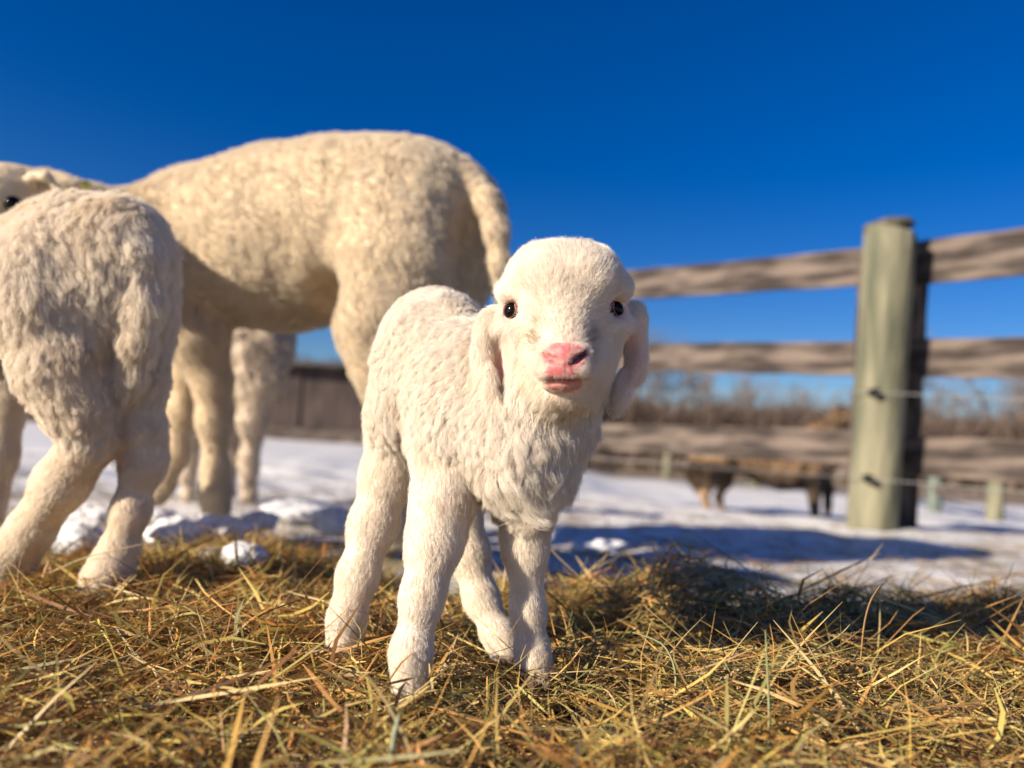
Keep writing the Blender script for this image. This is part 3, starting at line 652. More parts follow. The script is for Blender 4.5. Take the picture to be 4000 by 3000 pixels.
# ------------------------------------------------------------------ the ewe
def ewe():
    root = empty('ewe', P(1200, 2050, 1.42))
    tag(root, 'large cream ewe standing side on behind the lambs, ear tag in her ear', 'sheep', 'sheep')
    b = Body()
    back = nrm(P(1740, 900, 1.30) - P(600, 980, 1.5)); tr = nrm(back + 0.9 * DOWN)
    b.chain([(560, 1000, 1.51, 232), (800, 955, 1.48, 262), (1100, 935, 1.44, 322), (1400, 885, 1.39, 308), (1590, 880, 1.36, 288), (1712, 888, 1.38, 258)], k=0.06, flow=tr, L=0.012, curl=0.8)
    b.ell(1600, 1030, 1.29, 185, 280, 0.09, k=0.06, flow=nrm(DOWN + 0.2 * back), L=0.016, curl=1.0)
    b.ell(1770, 980, 1.42, 130, 240, 0.08, k=0.05, flow=DOWN, L=0.012, curl=0.9)
    b.ell(690, 1090, 1.42, 190, 240, 0.09, k=0.06, flow=tr, L=0.013, curl=0.8)
    # neck and head
    b.chain([(520, 985, 1.49, 215), (340, 880, 1.37, 122), (185, 825, 1.24, 118), (70, 795, 1.14, 112)], k=0.05, flow=nrm(back + DOWN), L=0.012, curl=0.9)
    b.ell(45, 790, 1.12, 140, 132, 0.075, k=0.03, flow=back, L=0.005, curl=0.3)
    b.chain([(30, 800, 1.10, 105), (-150, 850, 1.07, 82), (-250, 885, 1.065, 74)], k=0.03, flow=back, L=0.004, curl=0.2)
    b.ell(230, 712, 1.12, 118, 36, 0.019, k=0.015, ang=-10, flow=back, L=0.004, curl=0.2)
    b.chain([(118, 735, 1.09, 16), (128, 690, 1.08, 20), (178, 690, 1.075, 21), (222, 745, 1.08, 18), (236, 815, 1.09, 13)], k=0.008, flow=back, L=0.003, curl=0.1)
    b.ell(165, 760, 1.075, 42, 38, 0.03, k=0.01, sub=True)
    b.ell(55, 795, 1.045, 34, 30, 0.016, k=0.012, sub=True)
    # near hind leg, far hind leg
    b.chain([(1560, 1080, 1.28, 235), (1490, 1260, 1.265, 165), (1505, 1420, 1.265, 104), (1545, 1560, 1.275, 76), (1588, 1730, 1.30, 58)], k=0.045, flow=nrm(DOWN + 0.25 * back), L=0.011, curl=0.7)
    b.chain([(1588, 1730, 1.30, 54), (1560, 1900, 1.30, 44), (1545, 2050, 1.30, 44), (1535, 2110, 1.30, 52)], k=0.02, L=0.006, curl=0.3)
    b.chain([(1700, 1100, 1.42, 190), (1690, 1400, 1.43, 95), (1720, 1700, 1.45, 55), (1700, 1900, 1.45, 42), (1690, 2070, 1.45, 48)], k=0.04, L=0.010, curl=0.6)
    b.ell(1530, 1290, 1.36, 120, 90, 0.07, k=0.04, L=0.006)
    # fore legs
    b.chain([(715, 1150, 1.42, 150), (770, 1330, 1.41, 104), (828, 1480, 1.42, 66), (838, 1640, 1.43, 55), (840, 1840, 1.44, 38), (840, 1930, 1.44, 43), (846, 1995, 1.445, 50)], k=0.03, L=0.007, curl=0.4)
    b.chain([(660, 1200, 1.55, 140), (735, 1440, 1.53, 64), (705, 1610, 1.52, 48), (684, 1780, 1.51, 40), (632, 1890, 1.50, 38), (608, 1935, 1.50, 40)], k=0.03, L=0.007, curl=0.4)
    b.ell(1822, 1000, 1.235, 58, 215, 0.055, k=0.03, sub=True)
    # flank fold and tail
    b.ell(1285, 1165, 1.28, 55, 75, 0.05, k=0.05, sub=True)
    b.chain([(1840, 700, 1.30, 40), (1905, 790, 1.262, 40), (1940, 900, 1.25, 38), (1950, 1030, 1.25, 34), (1938, 1120, 1.25, 27)], k=0.02, L=0.010, curl=0.8)
    V, Q = b.polygonise(0.0065)
    N = vnormals(V, Q)
    flow, Ln, Cu = fields(b, V, 0.012, tr, sig=0.025)
    lump = np.abs(noise3(V * 55, 2)) + 0.6 * np.abs(noise3(V * 110, 3))
    woolly = np.clip((Ln - 0.009) / 0.005, 0, 1)
    V = V + N * ((0.004 * (0.7 - lump) + 0.006 * noise3(V * 13, 9)) * woolly)[:, None]
    N = vnormals(V, Q)
    body = mesh_obj('body', V, Q, M_SKIN, root)
    tone = np.tile(np.array([0.70, 0.56, 0.38]), (len(V), 1)); set_tone(body, tone)
    dens = np.where(N @ F > 0.4, 0.3, 1.0)
    def tint(p):
        x, y, zz = to_px(p); t = 0.62 + 0 * x
        t = t - 0.55 * np.exp(-((x - 560) / 60) ** 2 - ((y - 800) / 90) ** 2)  # shade of the neck and shoulder crease painted into the wool
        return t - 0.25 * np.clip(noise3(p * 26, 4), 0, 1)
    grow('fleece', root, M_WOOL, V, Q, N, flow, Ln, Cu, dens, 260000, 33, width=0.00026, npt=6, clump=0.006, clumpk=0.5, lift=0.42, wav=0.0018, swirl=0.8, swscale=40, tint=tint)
    eye = sphere('eye', P(50, 797, 1.066), 0.0115, M_EYE, root)
    sphere('eye', P(-140, 720, 1.17), 0.0125, M_EYE, root)
    bm = bmesh.new(); bmesh.ops.create_cone(bm, segments=16, radius1=0.007, radius2=0.007, depth=0.003, cap_ends=True)
    bm.transform(Matrix.Translation(Vector(P(338, 724, 1.115))) @ Vector(nrm(-F + 0.8 * RT + 0.5 * UP)).to_track_quat('Z', 'Y').to_matrix().to_4x4())
    bm_obj('ear_tag', bm, M_TAG, root, False)
    f = nrm(np.array([-1, 0.1, 0]))
    for a in ((850, 2020, 1.445, 50), (604, 1945, 1.50, 40), (1535, 2128, 1.30, 50), (1690, 2085, 1.45, 46)): make_hoof(root, *a, f)
ewe()

# ------------------------------------------------------------------ another sheep beyond the ewe
def far_sheep():
    root = empty('sheep', P(900, 1960, 2.2))
    tag(root, 'blurred cream sheep with shade-toned wool, mostly hidden behind the ewe, glimpsed under her belly', 'sheep', 'sheep')
    b = Body(); tr = nrm(RT + DOWN)
    b.chain([(620, 1290, 2.3, 170), (800, 1270, 2.25, 190), (980, 1290, 2.2, 165)], k=0.06, flow=tr, L=0.02, curl=1)
    b.chain([(1010, 1360, 2.15, 120), (1015, 1480, 2.15, 82), (985, 1640, 2.17, 46), (975, 1800, 2.2, 28), (970, 1940, 2.2, 30)], k=0.04, L=0.012, curl=0.7)
    b.chain([(930, 1400, 2.32, 100), (900, 1600, 2.32, 50), (890, 1920, 2.32, 28)], k=0.04, L=0.012)
    b.chain([(640, 1380, 2.3, 90), (640, 1600, 2.3, 46), (640, 1930, 2.3, 28)], k=0.04, L=0.012)
    b.chain([(720, 1380, 2.2, 90), (730, 1600, 2.2, 44), (735, 1950, 2.2, 28)], k=0.04, L=0.012)
    b.chain([(600, 1270, 2.3, 130), (480, 1150, 2.3, 90), (400, 1120, 2.28, 80), (300, 1180, 2.25, 52)], k=0.05, L=0.01)
    b.chain([(1090, 1250, 2.18, 34), (1105, 1380, 2.17, 30), (1090, 1440, 2.17, 20)], k=0.02, L=0.015)
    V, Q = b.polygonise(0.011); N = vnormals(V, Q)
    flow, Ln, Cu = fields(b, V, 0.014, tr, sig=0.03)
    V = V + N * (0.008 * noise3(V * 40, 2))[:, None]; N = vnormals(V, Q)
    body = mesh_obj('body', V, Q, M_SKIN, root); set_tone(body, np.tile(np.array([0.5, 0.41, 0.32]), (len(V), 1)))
    grow('fleece', root, hair_mat('shade_toned_wool', [(0.0, (0.40, 0.33, 0.25)), (1.0, (0.66, 0.57, 0.45))]), V, Q, N, flow, Ln, Cu, np.ones(len(V)), 25000, 43, width=0.0008, npt=5, clump=0.016, clumpk=0.8, lift=0.5, wav=0.005)  # cream wool and skin darkened to paint in shade behind the ewe
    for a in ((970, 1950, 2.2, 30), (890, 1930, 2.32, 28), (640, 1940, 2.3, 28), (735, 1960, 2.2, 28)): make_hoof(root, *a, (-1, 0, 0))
far_sheep()

# ------------------------------------------------------------------ the dog beyond the fence
def dog():
    root = empty('dog', P(2980, 2020, 4.35))
    tag(root, 'tan and dark brown dog standing beyond the fence, partly behind the lowest rail', 'dog')
    b = Body(); z = 4.35
    b.chain([(2830, 1775, z, 66), (2950, 1790, z, 64), (3080, 1805, z, 84), (3170, 1790, z, 88)], k=0.05, flow=nrm(-RT + DOWN), L=0.03, curl=0.6)
    b.ell(3070, 1858, z, 120, 46, 0.10, k=0.05, flow=DOWN, L=0.03)
    b.chain([(2805, 1790, z - .06, 58), (2775, 1880, z - .06, 30), (2752, 1930, z - .05, 17), (2768, 2010, z - .05, 14), (2778, 2030, z - .06, 18)], k=0.02, L=0.008)
    b.chain([(2835, 1800, z + .1, 52), (2835, 1880, z + .1, 26), (2808, 1940, z + .1, 15), (2822, 2015, z + .1, 14)], k=0.02, L=0.008)
    b.chain([(3170, 1840, z - .06, 50), (3182, 1920, z - .06, 26), (3184, 2010, z - .06, 15), (3192, 2032, z - .07, 18)], k=0.02, L=0.008)
    b.chain([(3200, 1840, z + .09, 44), (3236, 1910, z + .09, 22), (3232, 2000, z + .09, 14)], k=0.02, L=0.008)
    b.chain([(3170, 1760, z, 74), (3230, 1690, z, 52), (3275, 1645, z, 40)], k=0.04, flow=nrm(DOWN - RT), L=0.03)
    b.ell(3295, 1632, z, 46, 34, 0.05, k=0.03, L=0.008)
    b.chain([(3310, 1630, z, 34), (3385, 1650, z, 22)], k=0.02, L=0.006)
    b.chain([(3268, 1610, z - .03, 18), (3250, 1590, z - .04, 8)], k=0.01, L=0.006)
    b.chain([(3290, 1605, z + .05, 18), (3275, 1588, z + .06, 8)], k=0.01, L=0.006)
    b.chain([(2790, 1730, z, 34), (2730, 1780, z, 30), (2715, 1860, z, 26), (2725, 1910, z, 12)], k=0.03, L=0.035)
    V, Q = b.polygonise(0.012); N = vnormals(V, Q)
    flow, Ln, Cu = fields(b, V, 0.015, nrm(-RT + DOWN), sig=0.03)
    V = V + N * (0.006 * noise3(V * 30, 2))[:, None]; N = vnormals(V, Q)
    x, y, zz = to_px(V)
    def coat(x, y, p):
        mid = 1800 + 0.10 * (x - 2800)
        dark = np.exp(-((y - mid - 62) / 42) ** 2) * (x > 2770) * (x < 3230)
        dark = np.maximum(dark, 0.9 * (y > 1860) * (x > 3120)); dark = np.maximum(dark, 0.5 * (y < 1720) * (x > 3180))
        return np.clip(0.72 - 0.75 * dark + 0.12 * noise3(p * 12, 3), 0, 1)
    body = mesh_obj('body', V, Q, M_SKIN, root)
    c = coat(x, y, V)[:, None]
    set_tone(body, np.array([0.06, 0.04, 0.028]) * (1 - c) + np.array([0.40, 0.26, 0.14]) * c)
    m = hair_mat('dog_coat', [(0.0, (0.045, 0.03, 0.022)), (0.5, (0.18, 0.11, 0.065)), (1.0, (0.55, 0.37, 0.21))])
    grow('coat_fur', root, m, V, Q, N, flow, Ln, Cu, np.ones(len(V)), 14000, 53, width=0.0014, npt=4, clump=0.02, clumpk=0.7, lift=0.25, wav=0.003, tint=lambda p: coat(*to_px(p)[:2], p))
    sphere('nose', P(3398, 1648, z), 0.022, M_BLACK, root, seg=12)
    for s in (-1, 1): sphere('eye', P(3330, 1606, z + s * 0.045), 0.010, M_EYE, root, seg=10)
dog()

# ------------------------------------------------------------------ fence
def board(name, A, B, h, t, material, parent, seed, up=None):
    """weathered board from A to B: height h, thickness t, wavy worn edges"""
    A, B = np.array(A), np.array(B); ax = nrm(B - A); up = np.array([0, 0, 1.0]) if up is None else nrm(np.array(up, dtype=float))
    th = nrm(np.cross(ax, up)); up = np.cross(th, ax); L = np.linalg.norm(B - A); n = max(4, int(L / 0.10))
    rng = np.random.default_rng(seed); V = []; Fc = []
    prof = [(-.5, -.44), (-.42, -.5), (.42, -.5), (.5, -.44), (.5, .44), (.42, .5), (-.42, .5), (-.5, .44)]
    s = np.linspace(0, 1, n + 1); wv = np.cumsum(rng.normal(size=n + 1)) * 0.0012; w2 = np.cumsum(rng.normal(size=n + 1)) * 0.001
    for i in range(n + 1):
        for a, c in prof:
            jit = rng.normal() * 0.0012
            V.append((a * t + w2[i] * 0.5, s[i] * L if False else (s[i] - .5) * L, c * h + (wv[i] if c > 0 else w2[i]) + jit))
    for i in range(n):
        for j in range(8):
            Fc.append((i * 8 + j, i * 8 + (j + 1) % 8, (i + 1) * 8 + (j + 1) % 8, (i + 1) * 8 + j))
    Fc.append(tuple(range(8))[::-1]); Fc.append(tuple(range(n * 8, n * 8 + 8)))
    # object axes: local X along the board so that the grain runs with it
    V = [(v[1], v[0], v[2]) for v in V]
    me = bpy.data.meshes.new(name); me.from_pydata(V, [], [f[::-1] for f in Fc]); me.update(); me.materials.append(material)
    o = bpy.data.objects.new(name, me); COL.objects.link(o)
    M = Matrix(((ax[0], -th[0], up[0], 0), (ax[1], -th[1], up[1], 0), (ax[2], -th[2], up[2], 0), (0, 0, 0, 1)))
    M.translation = Vector((A + B) / 2)
    o.parent = parent
    o.matrix_basis = Matrix.Translation(-Vector(parent.location)) @ M
    return o

def post_mesh(name, base, top, r0, r1, material, parent, seed, cut=0.0, n=20, m=14):
    base, top = np.array(base), np.array(top); ax = nrm(top - base); a = nrm(np.cross(ax, [0, 1, 0.01])); c = np.cross(ax, a)
    V = []; Fc = []; L = np.linalg.norm(top - base)
    for i in range(m + 1):
        for j in range(n):
            q = 2 * math.pi * j / n; s = i / m; r = r0 + (r1 - r0) * s
            pt = np.array([[math.cos(q) * 2, math.sin(q) * 2, s * 3 + seed]])
            r *= 1 + 0.035 * noise3(pt, seed)[0] + 0.02 * noise3(pt * np.array([3, 3, 0.4]), seed + 1)[0]
            V.append(base + ax * (L * s + (cut * math.cos(q) if i == m else 0)) + a * r * math.cos(q) + c * r * math.sin(q))
    for i in range(m):
        for j in range(n):
            Fc.append((i * n + j, i * n + (j + 1) % n, (i + 1) * n + (j + 1) % n, (i + 1) * n + j))
    Fc.append(tuple(range(n))[::-1]); Fc.append(tuple(range(m * n, m * n + n)))
    o = mesh_obj(name, V, Fc, material, parent, True)
    return o

def wire(name, pts, r, material, parent):
    V, Fc = [], []
    pts = [np.array(p) for p in pts]
    for a, b in zip(pts[:-1], pts[1:]): tube(V, Fc, a, b, r, r, 6)
    return mesh_obj(name, V, Fc, material, parent)

def tube(V, Fc, a, b, ra, rb, n=4):
    ax = nrm(b - a); s = nrm(np.cross(ax, [0.3, 1, 0.2])); c = np.cross(ax, s); i0 = len(V)
    for pnt, r in ((a, ra), (b, rb)):
        for j in range(n):
            q = 2 * math.pi * j / n; V.append(pnt + s * r * math.cos(q) + c * r * math.sin(q))
    for j in range(n): Fc.append((i0 + j, i0 + (j + 1) % n, i0 + n + (j + 1) % n, i0 + n + j))

def fence():
    pz = 3.0
    base = P(3402, 2075, pz); top = P(3478, 905, pz - 0.03)
    root = empty('board_fence', Vector(base))
    tag(root, 'weathered three board fence on a thick greenish round post, at the right', 'fence')
    post = post_mesh('post', base + DOWN * 0.08, top, 0.091, 0.093, M_POST, root, 3, cut=0.022)
    # dark weathered cap, rising to the right
    bm = bmesh.new(); bmesh.ops.create_cone(bm, segments=18, radius1=0.095, radius2=0.086, depth=0.026, cap_ends=True)
    for v in bm.verts:
        d = noise3(np.array([[v.co.x * 30, v.co.y * 30, v.co.z * 30]]), 4)[0]; v.co.xy = v.co.xy * (1 + 0.06 * d); v.co.z += 0.006 * d
    ax = nrm(P(3478, 905, pz) - base)
    nrm_up = nrm(ax * 1.0 - 0.17 * RT + 0.10 * F)
    bm.transform(Matrix.Translation(Vector(top + ax * 0.022 + F * 0.02)) @ Vector(nrm_up).to_track_quat('Z', 'Y').to_matrix().to_4x4())
    bm_obj('cap', bm, M_DARKWOOD, post, True)
    # boards run behind the post: right-hand bay and left-hand bay
    def iz(px): return 1 / (0.24 + 0.12 * (px - 2450) / 1550)
    def rl(px, py, dz=0): return P(px, py, iz(px) - 0.035 + dz)
    for i, (pxa, ya, pxb, yb, h) in enumerate(((3440, 1045, 4700, 910, 0.172), (3440, 1402, 4700, 1392, 0.150), (3430, 1775, 4700, 1840, 0.150))):
        board('rail', rl(pxa, ya), rl(pxb, yb), h, 0.024, M_RAIL, root, 30 + i)
    for i, (pxa, ya, pxb, yb, h) in enumerate(((1960, 1150, 3436, 1035, 0.160), (1960, 1391, 3436, 1402, 0.150), (1960, 1690, 3428, 1752, 0.150))):
        board('rail', rl(pxa, ya, 0.01), rl(pxb, yb, 0.01), h, 0.024, M_RAIL, root, 40 + i)
    # batten nailed behind the post over the board ends
    bt = P(3492, 1010, 3.19); bb = P(3440, 2085, 3.19)
    board('batten', bb, bt, 0.285, 0.03, M_RAIL, root, 51, up=RT)
    # next posts to the left (behind the lamb) and right (outside the picture)
    post_mesh('post', P(1935, 2000, 4.95) + DOWN * 0.1, P(1990, 1090, 4.95), 0.10, 0.095, M_POST, root, 5, cut=0.01)
    post_mesh('post', P(4760, 2260, 2.25) + DOWN * 0.1, P(4830, 780, 2.25), 0.10, 0.095, M_POST, root, 6, cut=0.01)
    # insulators and the two wires
    for px, py, ex, ey in ((3410, 1532, 4700, 1580), (3388, 1868, 4700, 1965)):
        c = P(px, py, pz - 0.098)
        bm = bmesh.new()
        bmesh.ops.create_cone(bm, segments=10, radius1=0.017, radius2=0.012, depth=0.05, cap_ends=True, matrix=Matrix.Translation(Vector(c)) @ Vector(F).to_track_quat('Z', 'Y').to_matrix().to_4x4())
        bmesh.ops.create_cube(bm, size=1, matrix=Matrix.Translation(Vector(c + RT * 0.012 - UP * 0.014)) @ Matrix.Rotation(0.5, 4, 'Y') @ Matrix.Diagonal((0.03, 0.035, 0.018, 1)))
        bm_obj('insulator', bm, M_BLACK, root, False)
        a = c - F * 0.02; e = P(ex, ey, 2.15); l = P(2000, py - (py - 1500) * 0.3, 4.8)
        wire('wire', [a, a + (e - a) * 0.5 + DOWN * 0.006, e], 0.0016, M_WIRE, root)
        wire('wire', [a, a + (l - a) * 0.5 + DOWN * 0.01, l], 0.0016, M_WIRE, root)
fence()

def far_fence():
    pts = [(3885, 2045, 8.0, 0.82), (3650, 2000, 10.0, 0.85), (3400, 1930, 12.0, 0.9), (2950, 1890, 14.0, 0.9), (2605, 1868, 15.5, 0.9), (2250, 1840, 17.0, 0.9)]
    ground = [P(px, py, z) for px, py, z, h in pts]
    root = empty('far_fence', Vector(ground[2]))
    tag(root, 'low pale rail fence far across the snowy field, seen between the nearer boards', 'fence')
    for i, ((px, py, z, h), g) in enumerate(zip(pts, ground)):
        g2 = g.copy(); g2[2] = snow_h(np.array([g[0]]), np.array([g[1]]))[0] - 0.1
        post_mesh('post', g2, g + np.array([0.01, 0, h]), 0.085, 0.08, M_GATE if i == 1 else M_POST, root, 60 + i, n=10, m=4)
    for i in range(len(pts) - 1):
        for f in (0.35, 0.72):
            board('rail', ground[i] + np.array([0, 0.1, pts[i][3] * f]), ground[i + 1] + np.array([0, 0.1, pts[i + 1][3] * f]), 0.10, 0.03, M_RAIL, root, 80 + i)
far_fence()

# ------------------------------------------------------------------ dark shed beyond the field, left
def shed():
    z = 15.0
    a = P(520, 1690, z); b2 = P(1640, 1760, z)
    a[2] = snow_h(np.array([a[0]]), np.array([a[1]]))[0] - 0.05
    W = b2[0] - a[0]; Hh = 1.55
    root = empty('shed', Vector((a[0] + W / 2, a[1], a[2])))
    tag(root, 'dark low timber shed across the field, seen under the belly of the ewe', 'shed')
    x0, y0, z0 = a[0], a[1], a[2]
    def box(name, c, s, m, par=root):
        bm = bmesh.new(); bmesh.ops.create_cube(bm, size=1, matrix=Matrix.Translation(c) @ Matrix.Diagonal((*s, 1)))
        return bm_obj(name, bm, m, par)
    wall = box('wall', (x0 + W / 2, y0 + 1.3, z0 + Hh / 2), (W - 0.1, 2.4, Hh), M_SHED)
    nb = 30
    first = None
    for i in range(nb):
        xx = x0 + W * (i + 0.5) / nb
        if abs(xx - P(1250, 1500, z)[0]) < 0.45: continue
        hh = Hh - 0.02 + 0.03 * random.random()
        if first is None:
            first = box('plank', (0, 0, 0), (W / nb - 0.02, 0.03, Hh), M_SHED, None)
            o = first
        else:
            o = first.copy(); COL.objects.link(o)
        o.parent = wall; o.location = (xx, y0 + 0.075 + 0.012 * random.random(), z0 + hh / 2 + 0.02)
        o.matrix_parent_inverse = Matrix.Translation(-Vector((0, 0, 0)))
    box('kickboard', (x0 + W * 0.62, y0 + 0.02, z0 + 0.16), (W * 0.5, 0.04, 0.28), M_RAIL)
    bm = bmesh.new()
    vs_ = [bm.verts.new(v) for v in ((x0 - 0.2, y0 - 0.25, z0 + Hh - 0.03), (x0 + W + 0.2, y0 - 0.25, z0 + Hh - 0.03), (x0 + W + 0.2, y0 + 2.8, z0 + Hh + 0.22), (x0 - 0.2, y0 + 2.8, z0 + Hh + 0.22))]
    f = bm.faces.new(vs_); r = bmesh.ops.extrude_face_region(bm, geom=[f]); bmesh.ops.translate(bm, vec=(0, 0, 0.07), verts=[v for v in r['geom'] if isinstance(v, bmesh.types.BMVert)])
    bm_obj('roof', bm, M_ROOF, root)
shed()

# ------------------------------------------------------------------ trees and brush
def bare_tree(px, z, h, seed, label, spread=0.5):
    rng = np.random.default_rng(seed)
    g = P(px, 1800, z); gx, gy = g[0], g[1]; gz = snow_h(np.array([gx]), np.array([gy]))[0]
    root = empty('bare_tree', (gx, gy, gz)); tag(root, label, 'tree', 'bare trees beyond the field')
    TV, TF, CV, CF = [], [], [], []
    def grow_br(p, d, L, r, lev):
        q = p
        for s in range(3):
            d = nrm(d + rng.normal(size=3) * 0.13 + np.array([0, 0, 0.06])); e = q + d * L / 3
            tube(TV if lev < 2 else CV, TF if lev < 2 else CF, q, e, r * (1 - 0.25 * s), r * (0.78 - 0.25 * s), 5 if lev < 2 else 3)
            if lev < 4 and (s > 0 or lev > 0):
                for _ in range(2 if lev < 2 else 2):
                    nd = nrm(d + rng.normal(size=3) * spread + np.array([0, 0, 0.12]))
                    grow_br(e, nd, L * (0.55 + 0.15 * rng.random()), r * 0.48, lev + 1)
            q = e
    grow_br(np.array([gx, gy, gz - 0.1]), np.array([0, 0, 1.0]), h * 0.55, h * 0.022 + 0.03, 0)
    mesh_obj('trunk', TV, TF, M_BARK, root)
    mesh_obj('crown', CV, CF, M_TWIG, root)
TREES = [(2400, 30, 5.2), (2470, 34, 5.6), (2560, 29, 4.3), (2650, 33, 4.6), (2760, 30, 3.6), (2860, 34, 3.9), (2960, 29, 3.4), (3040, 35, 3.8), (3120, 31, 3.2), (3230, 34, 2.9), (3310, 30, 3.6),
         (3600, 32, 5.0), (3660, 36, 4.6), (3720, 30, 3.2), (3800, 36, 3.4), (3880, 33, 5.2), (3950, 30, 4.6), (4020, 35, 5.6), (2300, 32, 5.4), (2180, 35, 5.0)]
for i, (px, z, h) in enumerate(TREES):
    big = h > 4.4
    side = 'right of the fence post' if px > 3500 else ('beside the ear of the front lamb' if px < 2600 else 'between the front lamb and fence post')
    bare_tree(px, z, h, 100 + i, ('taller' if big else 'low') + ' bare winter tree at the far field edge ' + side, 0.5 if big else 0.62)

def brush():
    """one far mass of brown scrub along the field edge"""
    rng = np.random.default_rng(5); n = 110000
    x = rng.uniform(-16, 30, n); y = rng.uniform(24, 29, n) + rng.normal(size=n) * 0.4
    gz = snow_h(x, y)
    hh = (2.0 + 0.6 * noise3(np.stack([x * 0.8, y * 0.5, 0 * x], -1), 3)) * (0.5 + 0.6 * rng.random(n))
    ang = rng.uniform(0, 6.283, n); lean = rng.normal(size=(n, 2)) * 0.3
    w = 0.025 + 0.045 * rng.random(n)
    V = np.empty((n, 6, 3)); 
    for k, s in enumerate((0, 0.55, 1)):
        cx = x + lean[:, 0] * hh * s; cyy = y + lean[:, 1] * hh * s; cz = gz + hh * s
        ww = w * (1 - 0.75 * s)
        for e, sg in enumerate((-1, 1)):
            V[:, 2 * k + e] = np.stack([cx + sg * ww * np.cos(ang), cyy + sg * ww * np.sin(ang), cz], -1)
    b0 = (np.arange(n) * 6)[:, None]
    Q = np.concatenate([b0 + np.array([0, 1, 3, 2]), b0 + np.array([2, 3, 5, 4])])
    o = mesh_obj('scrub', V.reshape(-1, 3), Q, M_DRYGRASS)
    t = rng.random(n)[:, None]
    col = np.array([0.085, 0.06, 0.048]) * (1 - t) + np.array([0.19, 0.14, 0.11]) * t
    set_tone(o, np.repeat(col, 6, 0)); tag(o, kind='stuff')
brush()

# ------------------------------------------------------------------ snow clumps lying in and beside the hay
def clump(px, py, rx, ry, Z, label, seed):
    z = gdepth(px, py, Z); c = P(px, py, z); r = rx * z / 3000; f = ry / rx
    bm = bmesh.new(); bmesh.ops.create_icosphere(bm, subdivisions=4, radius=1)
    co = np.array([v.co[:] for v in bm.verts])
    d = 1 + 0.30 * noise3(co * 1.6 + seed, seed) + 0.16 * noise3(co * 3.7 + seed, seed + 1) + 0.07 * noise3(co * 9, seed + 2)
    for v, k in zip(bm.verts, d):
        v.co *= float(k); v.co.x *= r; v.co.y *= r * 0.8; v.co.z *= r * f
        if v.co.z < -r * f * 0.5: v.co.z = -r * f * 0.5
    o = bm_obj('snow_clump', bm, M_SNOWLUMP, None, True); o.location = Vector(c) + Vector((0, 0, r * f * 0.4))
    tag(o, label, 'snow clump', 'snow clumps beside the hay')
for i, a in enumerate(((955, 2200, 85, 60, 0.012, 'small white snow clump lying on the hay between the two lambs'),
          (300, 2150, 95, 70, 0.0, 'snow clump between the hind legs of the left lamb'),
          (340, 2050, 120, 60, -0.01, 'grey white snow clump behind the hind legs of the left lamb'),
          (690, 2115, 130, 66, 0.0, 'wide snow clump just right of the left lamb, below the ewe front hooves'),
          (880, 2090, 120, 54, 0.0, 'flat snow clump behind the small clump on the hay'),
          (1300, 2070, 90, 62, 0.0, 'snow clump just left of the hind leg of the front lamb'),
          (1150, 2020, 130, 44, -0.02, 'long low snow clump at the back edge of the hay, under the ewe'),
          (815, 2178, 46, 30, 0.008, 'tiny snow crumb on the hay left of the small white clump'),
          (1010, 2065, 70, 46, -0.01, 'rounded snow clump between the flat clump and the long low clump'),
          (590, 2040, 90, 46, -0.02, 'snow clump below the lifted far front hoof of the ewe'),
          (2330, 2150, 110, 34, -0.03, 'low snow clump just right of the front lamb, in the shadow beyond the hay'),
          (180, 2010, 80, 44, -0.02, 'snow clump at the far left beyond the left lamb'))):
    clump(*a[:5], a[5], 200 + i)

# ------------------------------------------------------------------ hay
HC = np.array([[0.48, 0.29, 0.10], [0.38, 0.22, 0.075], [0.22, 0.12, 0.05], [0.46, 0.34, 0.16], [0.25, 0.25, 0.085], [0.34, 0.36, 0.16], [0.17, 0.19, 0.07], [0.55, 0.45, 0.26], [0.13, 0.075, 0.035]])
HP = np.array([0.19, 0.18, 0.16, 0.11, 0.09, 0.09, 0.05, 0.04, 0.09]); HP = HP / HP.sum()

def blades(x, y, z0, L, W, head, pitch, bend, bendv, roll, rng, npt=5):
    """ribbons with a cupped cross-section: returns verts (n,npt,2,3)"""
    n = len(x)
    d = np.stack([np.cos(head) * np.cos(pitch), np.sin(head) * np.cos(pitch), np.sin(pitch)], -1)
    sd = np.stack([-np.sin(head), np.cos(head), 0 * head], -1); up = np.cross(d, sd)
    wv = sd * np.cos(roll)[:, None] + up * np.sin(roll)[:, None]
    V = np.empty((n, npt, 2, 3))
    for k in range(npt):
        s = k / (npt - 1) - 0.5
        c = np.stack([x, y, z0], -1) + d * (L * s)[:, None] + sd * (bend * L * (s * s - 0.08))[:, None] - up * (bendv * L * (s * s - 0.08))[:, None]
        ww = W * (1 - 0.75 * (abs(s) * 2) ** 3) * (0.5 if k == npt - 1 else 1)
        V[:, k, 0] = c - wv * ww[:, None] * 0.5; V[:, k, 1] = c + wv * ww[:, None] * 0.5
    return V

def strip_faces(n, npt):
    b0 = (np.arange(n) * npt * 2)[:, None]
    return np.concatenate([b0 + np.array([2 * k, 2 * k + 1, 2 * k + 3, 2 * k + 2]) for k in range(npt - 1)])

